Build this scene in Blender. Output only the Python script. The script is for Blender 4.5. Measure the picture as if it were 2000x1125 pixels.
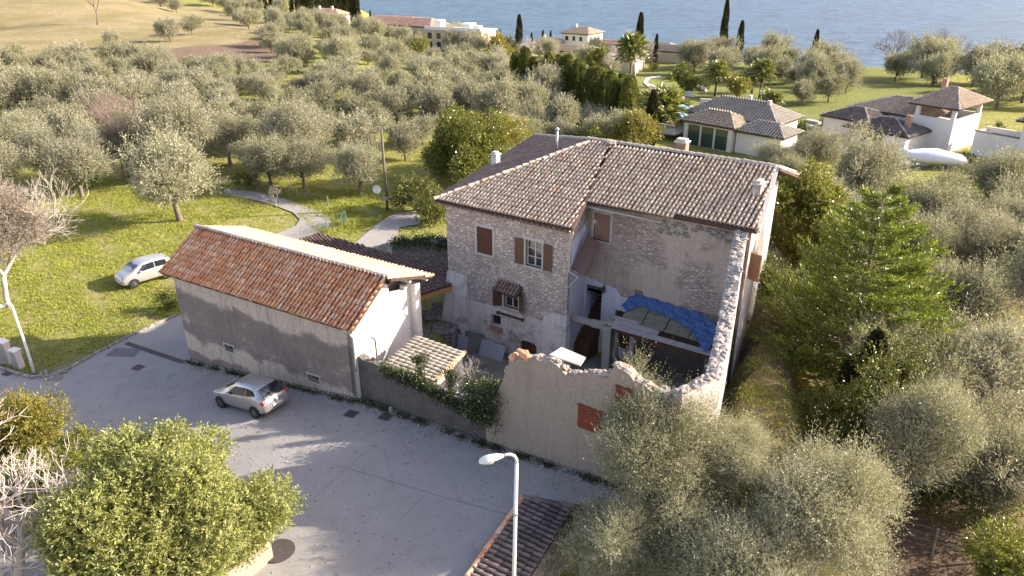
import bpy, math, random
import numpy as np
from mathutils import Vector, Matrix
from mathutils.geometry import delaunay_2d_cdt
for o in list(bpy.data.objects): bpy.data.objects.remove(o)
R = math.radians
rnd = random.Random(7)
C = bpy.context.scene.collection
SC = bpy.context.scene
# ---------------------------------------------------------------- camera, sky, sun, exposure
CAMZ = 20.5; FPX = 1438.0; PITCH = R(25.0)
cd = bpy.data.cameras.new('camera'); cam = bpy.data.objects.new('camera', cd); C.objects.link(cam)
cam.location = (0, 0, CAMZ); cam.rotation_euler = (R(90) - PITCH, 0, 0)
cd.sensor_width = 36; cd.lens = 36 * FPX / 2000; cd.clip_start = 0.5; cd.clip_end = 9000
SC.camera = cam
SUNX, SUNY, SUNE = 0.993, 0.115, R(24.6)
w = bpy.data.worlds.new('World'); SC.world = w; w.use_nodes = True
wn = w.node_tree.nodes; wl = w.node_tree.links
sky = wn.new('ShaderNodeTexSky'); sky.sky_type = 'NISHITA'; sky.sun_disc = False
sky.sun_elevation = SUNE; sky.sun_rotation = math.atan2(SUNX, SUNY); sky.air_density = 1.0; sky.dust_density = 1.5
wt = wn.new('ShaderNodeMix'); wt.data_type = 'RGBA'; wt.blend_type = 'MULTIPLY'; wt.inputs[0].default_value = 1; wt.inputs[7].default_value = (1.22, .99, .97, 1)
wl.new(sky.outputs[0], wt.inputs[6]); wl.new(wt.outputs[2], wn['Background'].inputs[0]); wn['Background'].inputs[1].default_value = 0.15
ld = bpy.data.lights.new('sun', 'SUN'); ld.energy = 5.0; ld.angle = R(0.5); ld.color = (1.0, 0.90, 0.76)
sun = bpy.data.objects.new('sun', ld); C.objects.link(sun)
S = Vector((SUNX * math.cos(SUNE), SUNY * math.cos(SUNE), math.sin(SUNE))).normalized()
sun.rotation_euler = S.to_track_quat('Z', 'Y').to_euler()
SC.view_settings.view_transform = 'Standard'; SC.view_settings.look = 'None'
SC.view_settings.exposure = 1.38; SC.view_settings.gamma = 1.0
# ---------------------------------------------------------------- measuring helpers (numbers read off the photograph)
cp, sp = math.cos(PITCH), math.sin(PITCH)
def ray(u, v):
    x = (u - 1000) / FPX; y = (562.5 - v) / FPX
    return np.array([x, cp + y * sp, -sp + y * cp])
O3 = np.array([0, 0, CAMZ])
def onz(u, v, z):
    d = ray(u, v); return O3 + d * (CAMZ - z) / -d[2]
def att(u, v, t): return O3 + ray(u, v) * t
def px(P):
    x, y, z = P[0], P[1], P[2] - CAMZ
    f = y * cp - z * sp; up = y * sp + z * cp
    return (1000 + FPX * x / f, 562.5 - FPX * up / f, f)
def zat(P, v):
    d = ray(1000, v); return CAMZ + d[2] * P[1] / d[1]
def onplane(u, v, P, n):
    d = ray(u, v); n = np.array([n[0], n[1], 0.]); return O3 + d * ((np.array([P[0], P[1], 0.]) - np.array([0, 0, 0])) @ n) / (d @ n)
def sst(a, b, x):
    x = np.clip((x - a) / (b - a), 0, 1); return x * x * (3 - 2 * x)
FARC = [(100, 0, 230), (0, 60, 190), (100, 40, 200), (250, 100, 155), (400, 60, 190), (500, 30, 250), (0, 150, 128), (250, 200, 105), (450, 250, 91), (0, 300, 82),
        (700, 200, 104), (600, 150, 128), (600, 100, 165), (600, 60, 215), (560, 20, 300), (500, 2, 330), (400, 0, 300), (1100, 200, 112), (1100, 150, 148), (1130, 108, 236),
        (900, 95, 262), (760, 72, 290), (900, 150, 140), (900, 250, 92), (1500, 200, 122), (1400, 150, 160), (1300, 140, 170), (1330, 230, 102), (1500, 120, 205),
        (1700, 310, 86), (1850, 295, 89), (1950, 350, 77), (1900, 250, 105), (1900, 185, 135), (2100, 200, 125), (1700, 150, 170), (1950, 165, 160), (2200, 300, 90), (1500, 300, 84), (1200, 300, 80)]
FP = np.array([att(*c) for c in FARC])
def terr(x, y):
    x = np.asarray(x, float); y = np.asarray(y, float)
    q = (x + 17.4) * .866 + (y - 34.5) * -.5
    zn = np.interp(q, [-80, -20, 0, 12, 19, 27, 40, 60, 90], [-.5, -.25, 0, 1.45, 1.85, 2.6, 2.7, 1.6, 0.5])
    d2 = (x[..., None] - FP[:, 0]) ** 2 + (y[..., None] - FP[:, 1]) ** 2 + 60.
    wgt = d2 ** -2.0
    zf = (wgt * FP[:, 2]).sum(-1) / wgt.sum(-1)
    xe = np.interp(y, [8, 14, 17, 20.2, 20.7, 25, 40, 60], [-3.5, -2.2, -1.2, .8, 7.4, 11.5, 14, 16])
    zn = zn - 2.7 * sst(0, 1.6 + np.maximum(0, y - 21) * .1, x - xe)
    a_, b_ = x - 2.5727, y - 30.9117; s_ = a_ * .836 - b_ * .548; n_ = a_ * .548 + b_ * .836   # sunken farmyard
    pit = sst(-7.3, -6.9, s_ + .6 * sst(-2, 1, n_)) * (1 - sst(8.0, 8.4, s_ + .159 * n_ + 1.1 * sst(-7, -5, -n_) * 0)) * sst(-6.1, -5.5, n_) * (1 - sst(12, 15, n_))
    zn = zn * (1 - pit) + np.minimum(zn, np.interp(s_, [-8, 0, 8], [0., .42, .8])) * pit
    k = sst(46, 76, y + np.maximum(0, np.abs(x) - 45) * .6)
    z = zn * (1 - k) + zf * k
    ye = np.interp(x, [-400, -150, -110, -70, -40, 22, 66, 104, 160, 400], [1500, 700, 420, 345, 300, 262, 205, 178, 165, 160])
    return z - 90 * sst(0, 150, y - ye)
def gz(x, y): return float(terr(np.array([x]), np.array([y]))[0])
def G(u, v):
    d = ray(u, v); t = 12.0
    for i in range(4000):
        P = O3 + d * t
        if P[2] <= gz(P[0], P[1]): break
        t += 0.25 if t < 60 else 0.8
    a, b = t - 1, t
    for i in range(12):
        m = (a + b) / 2; P = O3 + d * m
        if P[2] <= gz(P[0], P[1]): b = m
        else: a = m
    return O3 + d * b
# ---------------------------------------------------------------- materials
def nt(name):
    m = bpy.data.materials.new(name); m.use_nodes = True; t = m.node_tree
    b = t.nodes['Principled BSDF']; return m, t, b
class N:
    def __init__(s, t): s.t = t
    def n(s, typ, **k):
        x = s.t.nodes.new('ShaderNode' + typ)
        for a, v in k.items(): setattr(x, a, v)
        return x
    def l(s, a, b): s.t.links.new(a, b)
    def co(s, scale=(1, 1, 1), rot=(0, 0, 0)):
        tc = s.n('TexCoord'); mp = s.n('Mapping'); mp.inputs['Scale'].default_value = scale; mp.inputs['Rotation'].default_value = rot
        s.l(tc.outputs['Object'], mp.inputs[0]); return mp.outputs[0]
    def noise(s, sc, det=4, rough=.6, co=None, dist=0):
        x = s.n('TexNoise'); x.inputs['Scale'].default_value = sc; x.inputs['Detail'].default_value = det; x.inputs['Roughness'].default_value = rough; x.inputs['Distortion'].default_value = dist
        if co is not None: s.l(co, x.inputs['Vector'])
        return x.outputs['Fac']
    def ramp(s, f, pts):
        r = s.n('ValToRGB'); e = r.color_ramp.elements
        while len(e) < len(pts): e.new(.5)
        for i, (p, c) in enumerate(pts):
            e[i].position = p; e[i].color = (c, c, c, 1) if isinstance(c, (int, float)) else (*c, 1)
        s.l(f, r.inputs[0]); return r.outputs[0]
    def mix(s, f, a, b, mode='MIX'):
        m = s.n('Mix'); m.data_type = 'RGBA'; m.blend_type = mode
        for i, x in ((0, f), (6, a), (7, b)):
            if isinstance(x, (int, float)): m.inputs[i].default_value = x if i == 0 else (x, x, x, 1)
            elif isinstance(x, tuple): m.inputs[i].default_value = (*x, 1)
            else: s.l(x, m.inputs[i])
        return m.outputs[2]
    def math(s, op, a, b=None):
        m = s.n('Math', operation=op)
        for i, x in ((0, a), (1, b)):
            if x is None: continue
            if isinstance(x, (int, float)): m.inputs[i].default_value = x
            else: s.l(x, m.inputs[i])
        return m.outputs[0]
    def bump(s, h, strength, dist, b):
        x = s.n('Bump'); x.inputs['Strength'].default_value = strength; x.inputs['Distance'].default_value = dist
        s.l(h, x.inputs['Height']); s.l(x.outputs[0], b.inputs['Normal'])
def simple(name, c1, c2=None, sc=6, rough=.8, bump=0, metal=0, spec=.3, bd=.02):
    m, t, b = nt(name); g = N(t)
    b.inputs['Roughness'].default_value = rough; b.inputs['Metallic'].default_value = metal; b.inputs['Specular IOR Level'].default_value = spec
    if c2 is None: c2 = tuple(x * .8 for x in c1)
    co = g.co(); f = g.noise(sc, 5, .65, co)
    g.l(g.mix(g.ramp(f, [(.3, 0.), (.7, 1.)]), c1, c2), b.inputs['Base Color'])
    if bump: g.bump(f, bump, bd, b)
    return m
def wallmat(name, plaster, stone_a, stone_b, stone_amt=.5, stain=(.12, .11, .11), stain_amt=.4, msc=.35, ssc=3.6, mortar=None, band=None):
    m, t, b = nt(name); g = N(t); b.inputs['Roughness'].default_value = .92; b.inputs['Specular IOR Level'].default_value = .15
    co = g.co((1, 1, 1.7)); co1 = g.co()
    wv = g.n('VectorMath', operation='ADD'); nz = g.n('TexNoise'); nz.inputs['Scale'].default_value = 2.5; nz.inputs['Detail'].default_value = 3
    g.l(co, nz.inputs['Vector']); sc = g.n('VectorMath', operation='SCALE'); sc.inputs['Scale'].default_value = .25
    g.l(nz.outputs['Color'], sc.inputs[0]); g.l(co, wv.inputs[0]); g.l(sc.outputs[0], wv.inputs[1])
    v = g.n('TexVoronoi'); v.inputs['Scale'].default_value = ssc; g.l(wv.outputs[0], v.inputs['Vector'])
    ve = g.n('TexVoronoi', feature='DISTANCE_TO_EDGE'); ve.inputs['Scale'].default_value = ssc; g.l(wv.outputs[0], ve.inputs['Vector'])
    sep = g.n('SeparateColor'); g.l(v.outputs['Color'], sep.inputs[0])
    st = g.mix(sep.outputs[0], stone_a, stone_b)
    edge = g.ramp(ve.outputs['Distance'], [(.02, 0.), (.11, 1.)])
    st = g.mix(edge, mortar or tuple(x * .55 for x in stone_a), st)
    big = g.noise(msc, 8, .68, co1, .15)
    lo = 1 - stone_amt
    msk = g.ramp(big, [(max(0, .5 + (lo - .5) * .5 - .04), 0.), (min(1, .5 + (lo - .5) * .5 + .05), 1.)])
    fine = g.noise(9, 6, .7, co1)
    pl = g.mix(g.ramp(fine, [(.35, 0.), (.68, 1.)]), plaster, tuple(x * .72 for x in plaster))
    col = g.mix(msk, pl, st)
    sn = g.noise(.55, 9, .75, g.co((1, 1, 1.5)), .25)
    if band:
        sx = g.n('SeparateXYZ'); g.l(co1, sx.inputs[0]); zz = g.math('ADD', sx.outputs[2], g.math('MULTIPLY', g.math('SUBTRACT', g.noise(.5, 5, .6, co1), .5), 1.5))
        sn = g.math('ADD', sn, g.math('MULTIPLY', g.math('SUBTRACT', g.ramp(g.math('DIVIDE', g.math('ADD', zz, 2.), 8.), band), .5), .42))
    sm = g.ramp(sn, [(.62 - .3 * stain_amt, 0.), (.72 - .2 * stain_amt, .75), (.95, .95)])
    col = g.mix(sm, col, g.mix(g.ramp(fine, [(.4, 0.), (.62, 1.)]), stain, tuple(min(1, x * 1.9) for x in stain)))
    stk = g.noise(2.2, 6, .7, g.co((1.6, 1.6, .16)), .2)
    col = g.mix(g.ramp(stk, [(.50, 0.), (.66, .42)]), col, tuple(x * 1.3 for x in stain))
    cv = g.n('TexVoronoi', feature='DISTANCE_TO_EDGE'); cv.inputs['Scale'].default_value = .45; g.l(wv.outputs[0], cv.inputs['Vector'])
    col = g.mix(g.math('MULTIPLY', g.ramp(cv.outputs['Distance'], [(.0, 1.), (.012, 0.)]), g.ramp(big, [(.48, 0.), (.6, .6)])), col, stain)
    g.l(col, b.inputs['Base Color'])
    h = g.math('ADD', g.math('MULTIPLY', g.math('MULTIPLY', edge, msk), 1.0), g.math('MULTIPLY', fine, .5))
    g.bump(h, .8, .05, b)
    return m
def tilemat(name, cols, lichen=(.5, .48, .42), lamt=.5, dark=(.05, .045, .04)):
    m, t, b = nt(name); g = N(t); b.inputs['Roughness'].default_value = .9; b.inputs['Specular IOR Level'].default_value = .15
    ge = g.n('NewGeometry'); n = len(cols)
    col = g.ramp(ge.outputs['Random Per Island'], [(i / (n - 1) * .98, c) for i, c in enumerate(cols)])
    co = g.co(); f = g.noise(7, 6, .75, co); bg = g.noise(.6, 4, .6, co)
    fm = g.math('ADD', f, g.math('MULTIPLY', g.math('SUBTRACT', bg, .5), .7))
    col = g.mix(g.ramp(fm, [(.62 - .25 * lamt, 0.), (.78 - .25 * lamt, .8)]), col, lichen)
    f2 = g.noise(13, 5, .7, g.co((1, 1, 1), (0, 0, 1)))
    col = g.mix(g.ramp(f2, [(.56, 0.), (.68, .85)]), col, dark)
    g.l(col, b.inputs['Base Color']); g.bump(f, .5, .02, b)
    return m
def leafmat(name, cols, trans=.3, gloss=.12, rough=.45, tcol=None):
    m = bpy.data.materials.new(name); m.use_nodes = True; t = m.node_tree; g = N(t)
    t.nodes.remove(t.nodes['Principled BSDF']); out = t.nodes['Material Output']
    ge = g.n('NewGeometry'); oi = g.n('ObjectInfo'); n = len(cols)
    r1 = g.math('ADD', g.math('MULTIPLY', ge.outputs['Random Per Island'], .75), g.math('MULTIPLY', oi.outputs['Random'], .25))
    col = g.ramp(r1, [(i / (n - 1), c) for i, c in enumerate(cols)])
    f = g.noise(.9, 3, .6, g.co()); col = g.mix(g.ramp(f, [(.38, 0.), (.62, .6)]), col, g.mix(1., col, (.6, .62, .55), 'MULTIPLY'))
    d = g.n('BsdfDiffuse'); g.l(col, d.inputs[0])
    tr = g.n('BsdfTranslucent'); g.l(g.mix(1., col, tcol or (1., 1.05, .55), 'MULTIPLY'), tr.inputs[0])
    a = g.n('MixShader'); a.inputs[0].default_value = trans; g.l(d.outputs[0], a.inputs[1]); g.l(tr.outputs[0], a.inputs[2])
    gl = g.n('BsdfGlossy'); gl.inputs['Roughness'].default_value = rough; gl.inputs[0].default_value = (.9, .9, .85, 1)
    fr = g.n('Fresnel'); fr.inputs[0].default_value = 1.45; fm = g.math('MULTIPLY', fr.outputs[0], gloss * 2.2)
    a2 = g.n('MixShader'); g.l(fm, a2.inputs[0]); g.l(a.outputs[0], a2.inputs[1]); g.l(gl.outputs[0], a2.inputs[2])
    g.l(a2.outputs[0], out.inputs[0]); return m
def glassmat(name, c=(.02, .025, .03), rough=.05):
    m, t, b = nt(name); b.inputs['Base Color'].default_value = (*c, 1); b.inputs['Roughness'].default_value = rough; b.inputs['Specular IOR Level'].default_value = .8
    return m
def paint(name, c, metal=.55, rough=.32):
    m, t, b = nt(name); g = N(t); b.inputs['Metallic'].default_value = metal; b.inputs['Roughness'].default_value = rough
    b.inputs['Coat Weight'].default_value = .6; f = g.noise(3, 6, .7, g.co())
    g.l(g.mix(g.ramp(f, [(.4, 0.), (.75, .35)]), c, (.30, .29, .27)), b.inputs['Base Color']); return m
M = {}
M['house'] = wallmat('house_wall', (.66, .56, .47), (.74, .64, .54), (.43, .35, .29), .84, (.24, .195, .175), .2, .5, 5.2)
M['house_low'] = wallmat('house_low_plaster', (.72, .67, .61), (.60, .53, .46), (.38, .32, .28), .3, (.20, .17, .155), .36, .7, 5)
M['house_main'] = wallmat('courtyard_wall', (.53, .43, .35), (.60, .50, .42), (.34, .265, .22), .5, (.2, .145, .12), .12, .35, 4.6)
M['whitewash'] = wallmat('whitewash', (.66, .68, .74), (.5, .5, .5), (.4, .4, .4), .08, (.3, .28, .26), .02, .8)
M['side'] = wallmat('side_plaster', (.50, .46, .42), (.5, .45, .4), (.35, .3, .27), .25, (.2, .18, .17), .1, .6)
M['barn'] = wallmat('barn_plaster', (.62, .52, .41), (.56, .49, .42), (.4, .36, .32), .06, (.12, .095, .088), .5, .3, 4., None, [(.15, .95), (.235, .9), (.27, .2), (.34, .2), (.40, .85), (.63, 1.), (.70, .3), (.76, .0)])
M['barnwhite'] = wallmat('barn_white', (.80, .77, .70), (.6, .57, .5), (.5, .47, .42), .05, (.5, .47, .4), 0., .5)
M['encl'] = wallmat('enclosure_render', (.38, .315, .25), (.42, .35, .28), (.27, .22, .18), .22, (.17, .14, .12), .18, .5, 4.)
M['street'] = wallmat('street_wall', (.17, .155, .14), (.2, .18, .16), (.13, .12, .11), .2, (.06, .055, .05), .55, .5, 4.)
M['rock'] = simple('rubble_stone', (.42, .37, .31), (.22, .185, .16), 3, .9, .7)
M['rockblue'] = simple('rubble_mortar', (.24, .225, .215), (.37, .33, .29), 4, .9, .7)
M['drystone'] = wallmat('dry_stone', (.40, .37, .33), (.42, .38, .34), (.24, .22, .19), .98, (.1, .1, .08), .2, .4, 3.)
M['tile'] = tilemat('weathered_tile', [(.70, .55, .40), (.78, .62, .46), (.67, .52, .37), (.74, .60, .44), (.60, .45, .32), (.78, .64, .49), (.72, .57, .42), (.66, .51, .37), (.76, .61, .46), (.68, .53, .38), (.74, .59, .44), (.58, .35, .22), (.72, .58, .43), (.64, .50, .36)], (.76, .64, .49), .3, (.20, .15, .11))
M['tilebed'] = simple('tile_bed', (.06, .038, .028), (.11, .07, .05), 5, .95, .4)  # kept near-black to paint shade into the grooves between tiles
M['tileshade'] = tilemat('shaded_brown_tile', [(.22, .15, .12), (.27, .20, .165), (.18, .11, .09), (.24, .18, .15)], (.28, .24, .20), .3, (.07, .055, .05))  # brown tile, also the darkened copy painting shade on the farmhouse's shaded slopes
M['tilered'] = tilemat('red_tile', [(.66, .29, .14), (.72, .36, .19), (.56, .23, .11), (.70, .40, .23), (.64, .31, .16), (.72, .50, .34), (.52, .25, .13), (.68, .31, .16), (.74, .52, .37), (.70, .37, .2), (.62, .28, .145), (.72, .44, .28)], (.64, .48, .34), .12, (.20, .105, .06))
M['tilesunlit'] = tilemat('sunlit_tile', [(.44, .29, .20), (.50, .35, .25), (.38, .24, .165), (.48, .36, .27), (.42, .27, .18), (.52, .40, .31)], (.50, .42, .34), .3, (.22, .15, .11))  # red tile copy with the sunlit slope's look put into its colour
M['tilepale'] = tilemat('pale_tile', [(.32, .29, .24), (.37, .34, .29), (.28, .25, .21)], (.40, .37, .31), .55, (.13, .115, .09))
M['tilefar'] = tilemat('villa_tile', [(.40, .32, .23), (.48, .39, .29), (.33, .26, .19)], (.50, .43, .32), .3, (.15, .12, .10))
M['tiledk'] = tilemat('dark_tile', [(.14, .115, .105), (.20, .165, .15), (.10, .085, .08)], (.26, .23, .2), .15, (.05, .045, .04))
M['wood'] = simple('brown_wood', (.125, .058, .034), (.085, .04, .025), 14, .7, .3)
M['woodlight'] = simple('worn_shutter_wood', (.17, .095, .055), (.11, .06, .035), 12, .75, .3)
M['beam'] = simple('new_timber', (.50, .25, .09), (.40, .19, .07), 8, .6, .2)
M['oldwood'] = simple('grey_board', (.23, .21, .16), (.12, .115, .085), 5, .9, .6)
M['greyboard'] = simple('pale_board', (.33, .31, .30), (.25, .23, .22), 4, .85, .3)
M['red'] = simple('red_shutter', (.23, .055, .032), (.15, .04, .025), 5, .65, .2)
M['frame'] = simple('white_frame', (.62, .57, .47), None, 8, .6)
M['lintel'] = simple('pale_stone', (.55, .51, .45), (.42, .38, .34), 5, .85, .3)
M['glass'] = glassmat('window_glass'); M['glassg'] = glassmat('green_glass', (.03, .06, .05))
M['dark'] = simple('dark_interior', (.02, .017, .015), None, 4, .95)  # near-black colour stands in for unlit space behind openings
M['brick'] = simple('bricked_up', (.30, .16, .11), (.36, .25, .18), 9, .9, .4)
M['metal'] = simple('galvanised', (.42, .42, .42), (.34, .34, .34), 6, .45, 0, .6)
M['gutter'] = simple('gutter_brown', (.20, .13, .10), (.14, .09, .07), 6, .6, 0, .3)
M['lampwhite'] = simple('lamp_enamel', (.78, .78, .74), (.66, .66, .62), 3, .4)
M['lampglass'] = glassmat('lamp_glass', (.55, .55, .50), .2)
M['concrete'] = simple('concrete', (.36, .35, .32), (.27, .26, .24), 3, .9, .4)
M['greyslab'] = simple('grey_slab', (.30, .32, .35), (.25, .27, .30), 1.2, .6, .1)
M['iron'] = simple('dark_iron', (.07, .06, .055), (.11, .09, .08), 8, .7, .3, .3)
M['wire'] = simple('wire', (.25, .25, .22), None, 8, .6, 0, .4)
M['greenwire'] = simple('green_wire', (.10, .20, .13), None, 8, .6)
M['bark'] = simple('olive_bark', (.20, .165, .13), (.11, .09, .07), 6, .95, .6)
M['barkpale'] = simple('pale_bark', (.56, .50, .43), (.40, .35, .30), 6, .9, .4)
M['barkpink'] = simple('reddish_twig', (.33, .25, .21), (.23, .17, .14), 6, .9, .3)
M['olive'] = leafmat('olive_leaf', [(.16, .16, .095), (.29, .285, .18), (.43, .42, .295), (.60, .58, .45)], .34, .03, .5, (1., 1., .7))
M['olive2'] = leafmat('olive_leaf_grey', [(.18, .175, .115), (.32, .31, .21), (.46, .445, .33), (.60, .58, .47)], .34, .03, .5, (1., .98, .72))
M['laurel'] = leafmat('laurel_leaf', [(.07, .09, .02), (.16, .18, .04), (.27, .27, .07), (.40, .37, .12)], .35, .05, .4)
M['magnolia'] = leafmat('magnolia_leaf', [(.05, .065, .02), (.12, .15, .045), (.22, .25, .075), (.40, .40, .13), (.27, .29, .11), (.33, .36, .10), (.50, .50, .26), (.26, .29, .08)], .34, .045, .36)
M['yellow'] = leafmat('yellow_leaf', [(.16, .15, .03), (.28, .25, .05), (.42, .36, .09)], .4, .08)
M['conifer'] = leafmat('conifer_leaf', [(.06, .10, .03), (.15, .20, .045), (.32, .35, .07), (.52, .50, .13)], .4, .05)
M['hedge'] = leafmat('hedge_leaf', [(.07, .085, .025), (.13, .145, .04), (.24, .24, .07)], .3, .04)
M['cypress'] = leafmat('cypress_leaf', [(.02, .025, .012), (.04, .045, .02), (.075, .075, .03)], .2, .04)
M['ivy'] = leafmat('ivy_leaf', [(.03, .045, .015), (.07, .09, .03), (.14, .16, .06)], .3, .12, .35)
M['palm'] = leafmat('palm_leaf', [(.09, .11, .03), (.24, .26, .07), (.44, .42, .13)], .3, .12, .35)
M['palmdead'] = simple('palm_fibre', (.22, .17, .11), (.13, .10, .07), 8, .95, .5)
M['grassb'] = leafmat('grass_blade', [(.18, .21, .035), (.38, .40, .08), (.52, .51, .15)], .35, .03)
M['tarp'] = simple('blue_tarp', (.028, .078, .22), (.075, .15, .33), 5, .45, .6, 0, .4, .08)
M['boatcover'] = simple('boat_cover', (.62, .65, .70), (.70, .71, .73), 2, .5, .3)
M['white'] = simple('white_render', (.74, .70, .64), (.66, .62, .56), .8, .85, .1)
M['whitegrey'] = simple('grey_render', (.52, .50, .47), (.40, .37, .34), .5, .85, .1)
M['cream'] = simple('cream_render', (.60, .49, .36), (.54, .43, .31), .8, .85)
M['pinkroof'] = tilemat('pink_roof', [(.42, .26, .19), (.5, .33, .25), (.36, .21, .15)], (.5, .4, .32), .3, (.2, .13, .1))
M['pool'] = glassmat('pool_water', (.10, .36, .46), .08)
M['terracotta'] = simple('terracotta_deck', (.32, .14, .09), (.26, .11, .07), 4, .8)
M['tyre'] = simple('tyre', (.025, .025, .025), None, 6, .8); M['rim'] = simple('rim', (.28, .28, .28), (.16, .16, .16), 6, .4, 0, .7)
M['silver'] = paint('silver_paint', (.44, .43, .41), .6, .28); M['whitecar'] = paint('pale_silver_paint', (.46, .46, .45), .4, .38)
M['headlight'] = glassmat('headlight_glass', (.55, .56, .56), .1); M['taillight'] = glassmat('taillight', (.35, .02, .015), .15)
M['plastic'] = simple('black_plastic', (.03, .03, .03), None, 6, .6); M['plate'] = simple('number_plate', (.7, .7, .68), None, 6, .5)
M['floor'] = simple('courtyard_floor', (.21, .205, .17), (.11, .11, .09), 1.2, .95, .5)
M['sack'] = simple('stacked_stone_sacks', (.24, .21, .185), (.14, .12, .105), 2.5, .95, .8, 0, .1, .06)
M['asph2'] = simple('asphalt_patch', (.13, .125, .13), (.18, .17, .17), 5, .95, .3)
# ---------------------------------------------------------------- mesh builder
ICO = None
def ico():
    global ICO
    if ICO is None:
        import bmesh
        b = bmesh.new(); bmesh.ops.create_icosphere(b, subdivisions=2, radius=1)
        ICO = (np.array([v.co[:] for v in b.verts]), [[v.index for v in f.verts] for f in b.faces]); b.free()
    return ICO
class MB:
    def __init__(s): s.v = []; s.f = []
    def add(s, vs, fs):
        b = len(s.v); s.v += [tuple(map(float, v)) for v in vs]; s.f += [tuple(b + i for i in f) for f in fs]; return s
    def quad(s, a, b, c, d): return s.add([a, b, c, d], [(0, 1, 2, 3)])
    def poly(s, pts): return s.add(pts, [tuple(range(len(pts)))])
    def hexa(s, p):  # 8 points: bottom loop then top loop
        return s.add(p, [(3, 2, 1, 0), (4, 5, 6, 7), (0, 1, 5, 4), (1, 2, 6, 5), (2, 3, 7, 6), (3, 0, 4, 7)])
    def prism(s, loop, off):
        n = len(loop); a = [np.array(p, float) for p in loop]; o = np.array(off, float)
        return s.add(a + [p + o for p in a], [tuple(range(n - 1, -1, -1)), tuple(range(n, 2 * n))] + [(i, (i + 1) % n, n + (i + 1) % n, n + i) for i in range(n)])
    def box(s, F, a0, a1, b0, b1, z0, z1):
        return s.hexa([F(a0, b0, z0), F(a1, b0, z0), F(a1, b1, z0), F(a0, b1, z0), F(a0, b0, z1), F(a1, b0, z1), F(a1, b1, z1), F(a0, b1, z1)])
    def bar(s, a, b, w, h=None):
        a = Vector(a); b = Vector(b); h = h or w; d = (b - a).normalized()
        u = d.cross(Vector((0, 0, 1)));
        if u.length < 1e-3: u = Vector((1, 0, 0))
        u.normalize(); k = u.cross(d).normalized()
        u = u * w / 2; k = k * h / 2
        return s.hexa([a - u - k, b - u - k, b + u - k, a + u - k, a - u + k, b - u + k, b + u + k, a + u + k])
    def tube(s, pts, rad, seg=8, cap=True):
        n = len(pts); pts = [Vector(p) for p in pts]
        if not hasattr(rad, '__len__'): rad = [rad] * n
        vs = []; up = Vector((0.13, 0.21, 1)).normalized()
        for i, p in enumerate(pts):
            d = (pts[min(i + 1, n - 1)] - pts[max(i - 1, 0)])
            d = d.normalized() if d.length > 1e-6 else Vector((0, 0, 1))
            u = d.cross(up)
            if u.length < 1e-2: u = d.cross(Vector((1, 0, 0)))
            u.normalize(); k = d.cross(u)
            for j in range(seg):
                a = 2 * math.pi * j / seg; vs.append(p + (u * math.cos(a) + k * math.sin(a)) * rad[i])
        fs = [(i * seg + j, i * seg + (j + 1) % seg, (i + 1) * seg + (j + 1) % seg, (i + 1) * seg + j) for i in range(n - 1) for j in range(seg)]
        if cap: fs += [tuple(range(seg - 1, -1, -1)), tuple((n - 1) * seg + j for j in range(seg))]
        return s.add(vs, fs)
    def rock(s, c, rx, ry=None, rz=None, jit=.22, rot=None):
        V, Fc = ico(); ry = ry or rx; rz = rz or rx; a = rnd.random() * 6.3 if rot is None else rot
        ks = np.array([rnd.uniform(1 - jit, 1 + jit) for _ in range(len(V))])[:, None]
        P = V * ks * np.array([rx, ry, rz]); ca, sa = math.cos(a), math.sin(a)
        P = np.stack([P[:, 0] * ca - P[:, 1] * sa, P[:, 0] * sa + P[:, 1] * ca, P[:, 2]], 1) + np.array(c)
        return s.add(P, Fc)
    def build(s, name, mat, parent=None, smooth=False):
        me = bpy.data.meshes.new(name); off = np.array(parent_loc(parent))
        v = [tuple(np.array(p) - off) for p in s.v]
        me.from_pydata(v, [], s.f); me.materials.append(M[mat] if isinstance(mat, str) else mat)
        if smooth: me.polygons.foreach_set('use_smooth', [True] * len(me.polygons))
        me.update(); o = bpy.data.objects.new(name, me); C.objects.link(o)
        if parent is not None: o.parent = parent
        return o
def parent_loc(p):
    l = Vector((0, 0, 0))
    while p is not None: l += p.location; p = p.parent
    return l
def tag(o, label=None, cat=None, group=None, kind=None):
    if label: o['label'] = label
    if cat: o['category'] = cat
    if group: o['group'] = group
    if kind: o['kind'] = kind
    return o
def thing(name, label, cat, loc=(0, 0, 0), group=None):
    o = bpy.data.objects.new(name, None); C.objects.link(o); o.location = tuple(map(float, loc)); o.empty_display_size = .3
    return tag(o, label, cat, group)
def npmesh(name, V, F4, mat, parent=None):
    me = bpy.data.meshes.new(name); V = np.asarray(V, np.float32); F4 = np.asarray(F4, np.int32); k = F4.shape[1]
    me.vertices.add(len(V)); me.vertices.foreach_set('co', V.ravel())
    me.loops.add(F4.size); me.loops.foreach_set('vertex_index', F4.ravel())
    me.polygons.add(len(F4)); me.polygons.foreach_set('loop_start', np.arange(0, F4.size, k, dtype=np.int32))
    me.update(calc_edges=True); me.materials.append(M[mat] if isinstance(mat, str) else mat)
    o = bpy.data.objects.new(name, me); C.objects.link(o)
    if parent is not None: o.parent = parent
    return o
def frame(O, d, n):
    O = np.array(O, float); d = np.array([d[0], d[1], 0.]); n = np.array([n[0], n[1], 0.])
    return lambda s, k, z: O * np.array([1, 1, 0]) + d * s + n * k + np.array([0, 0, z])
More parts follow.
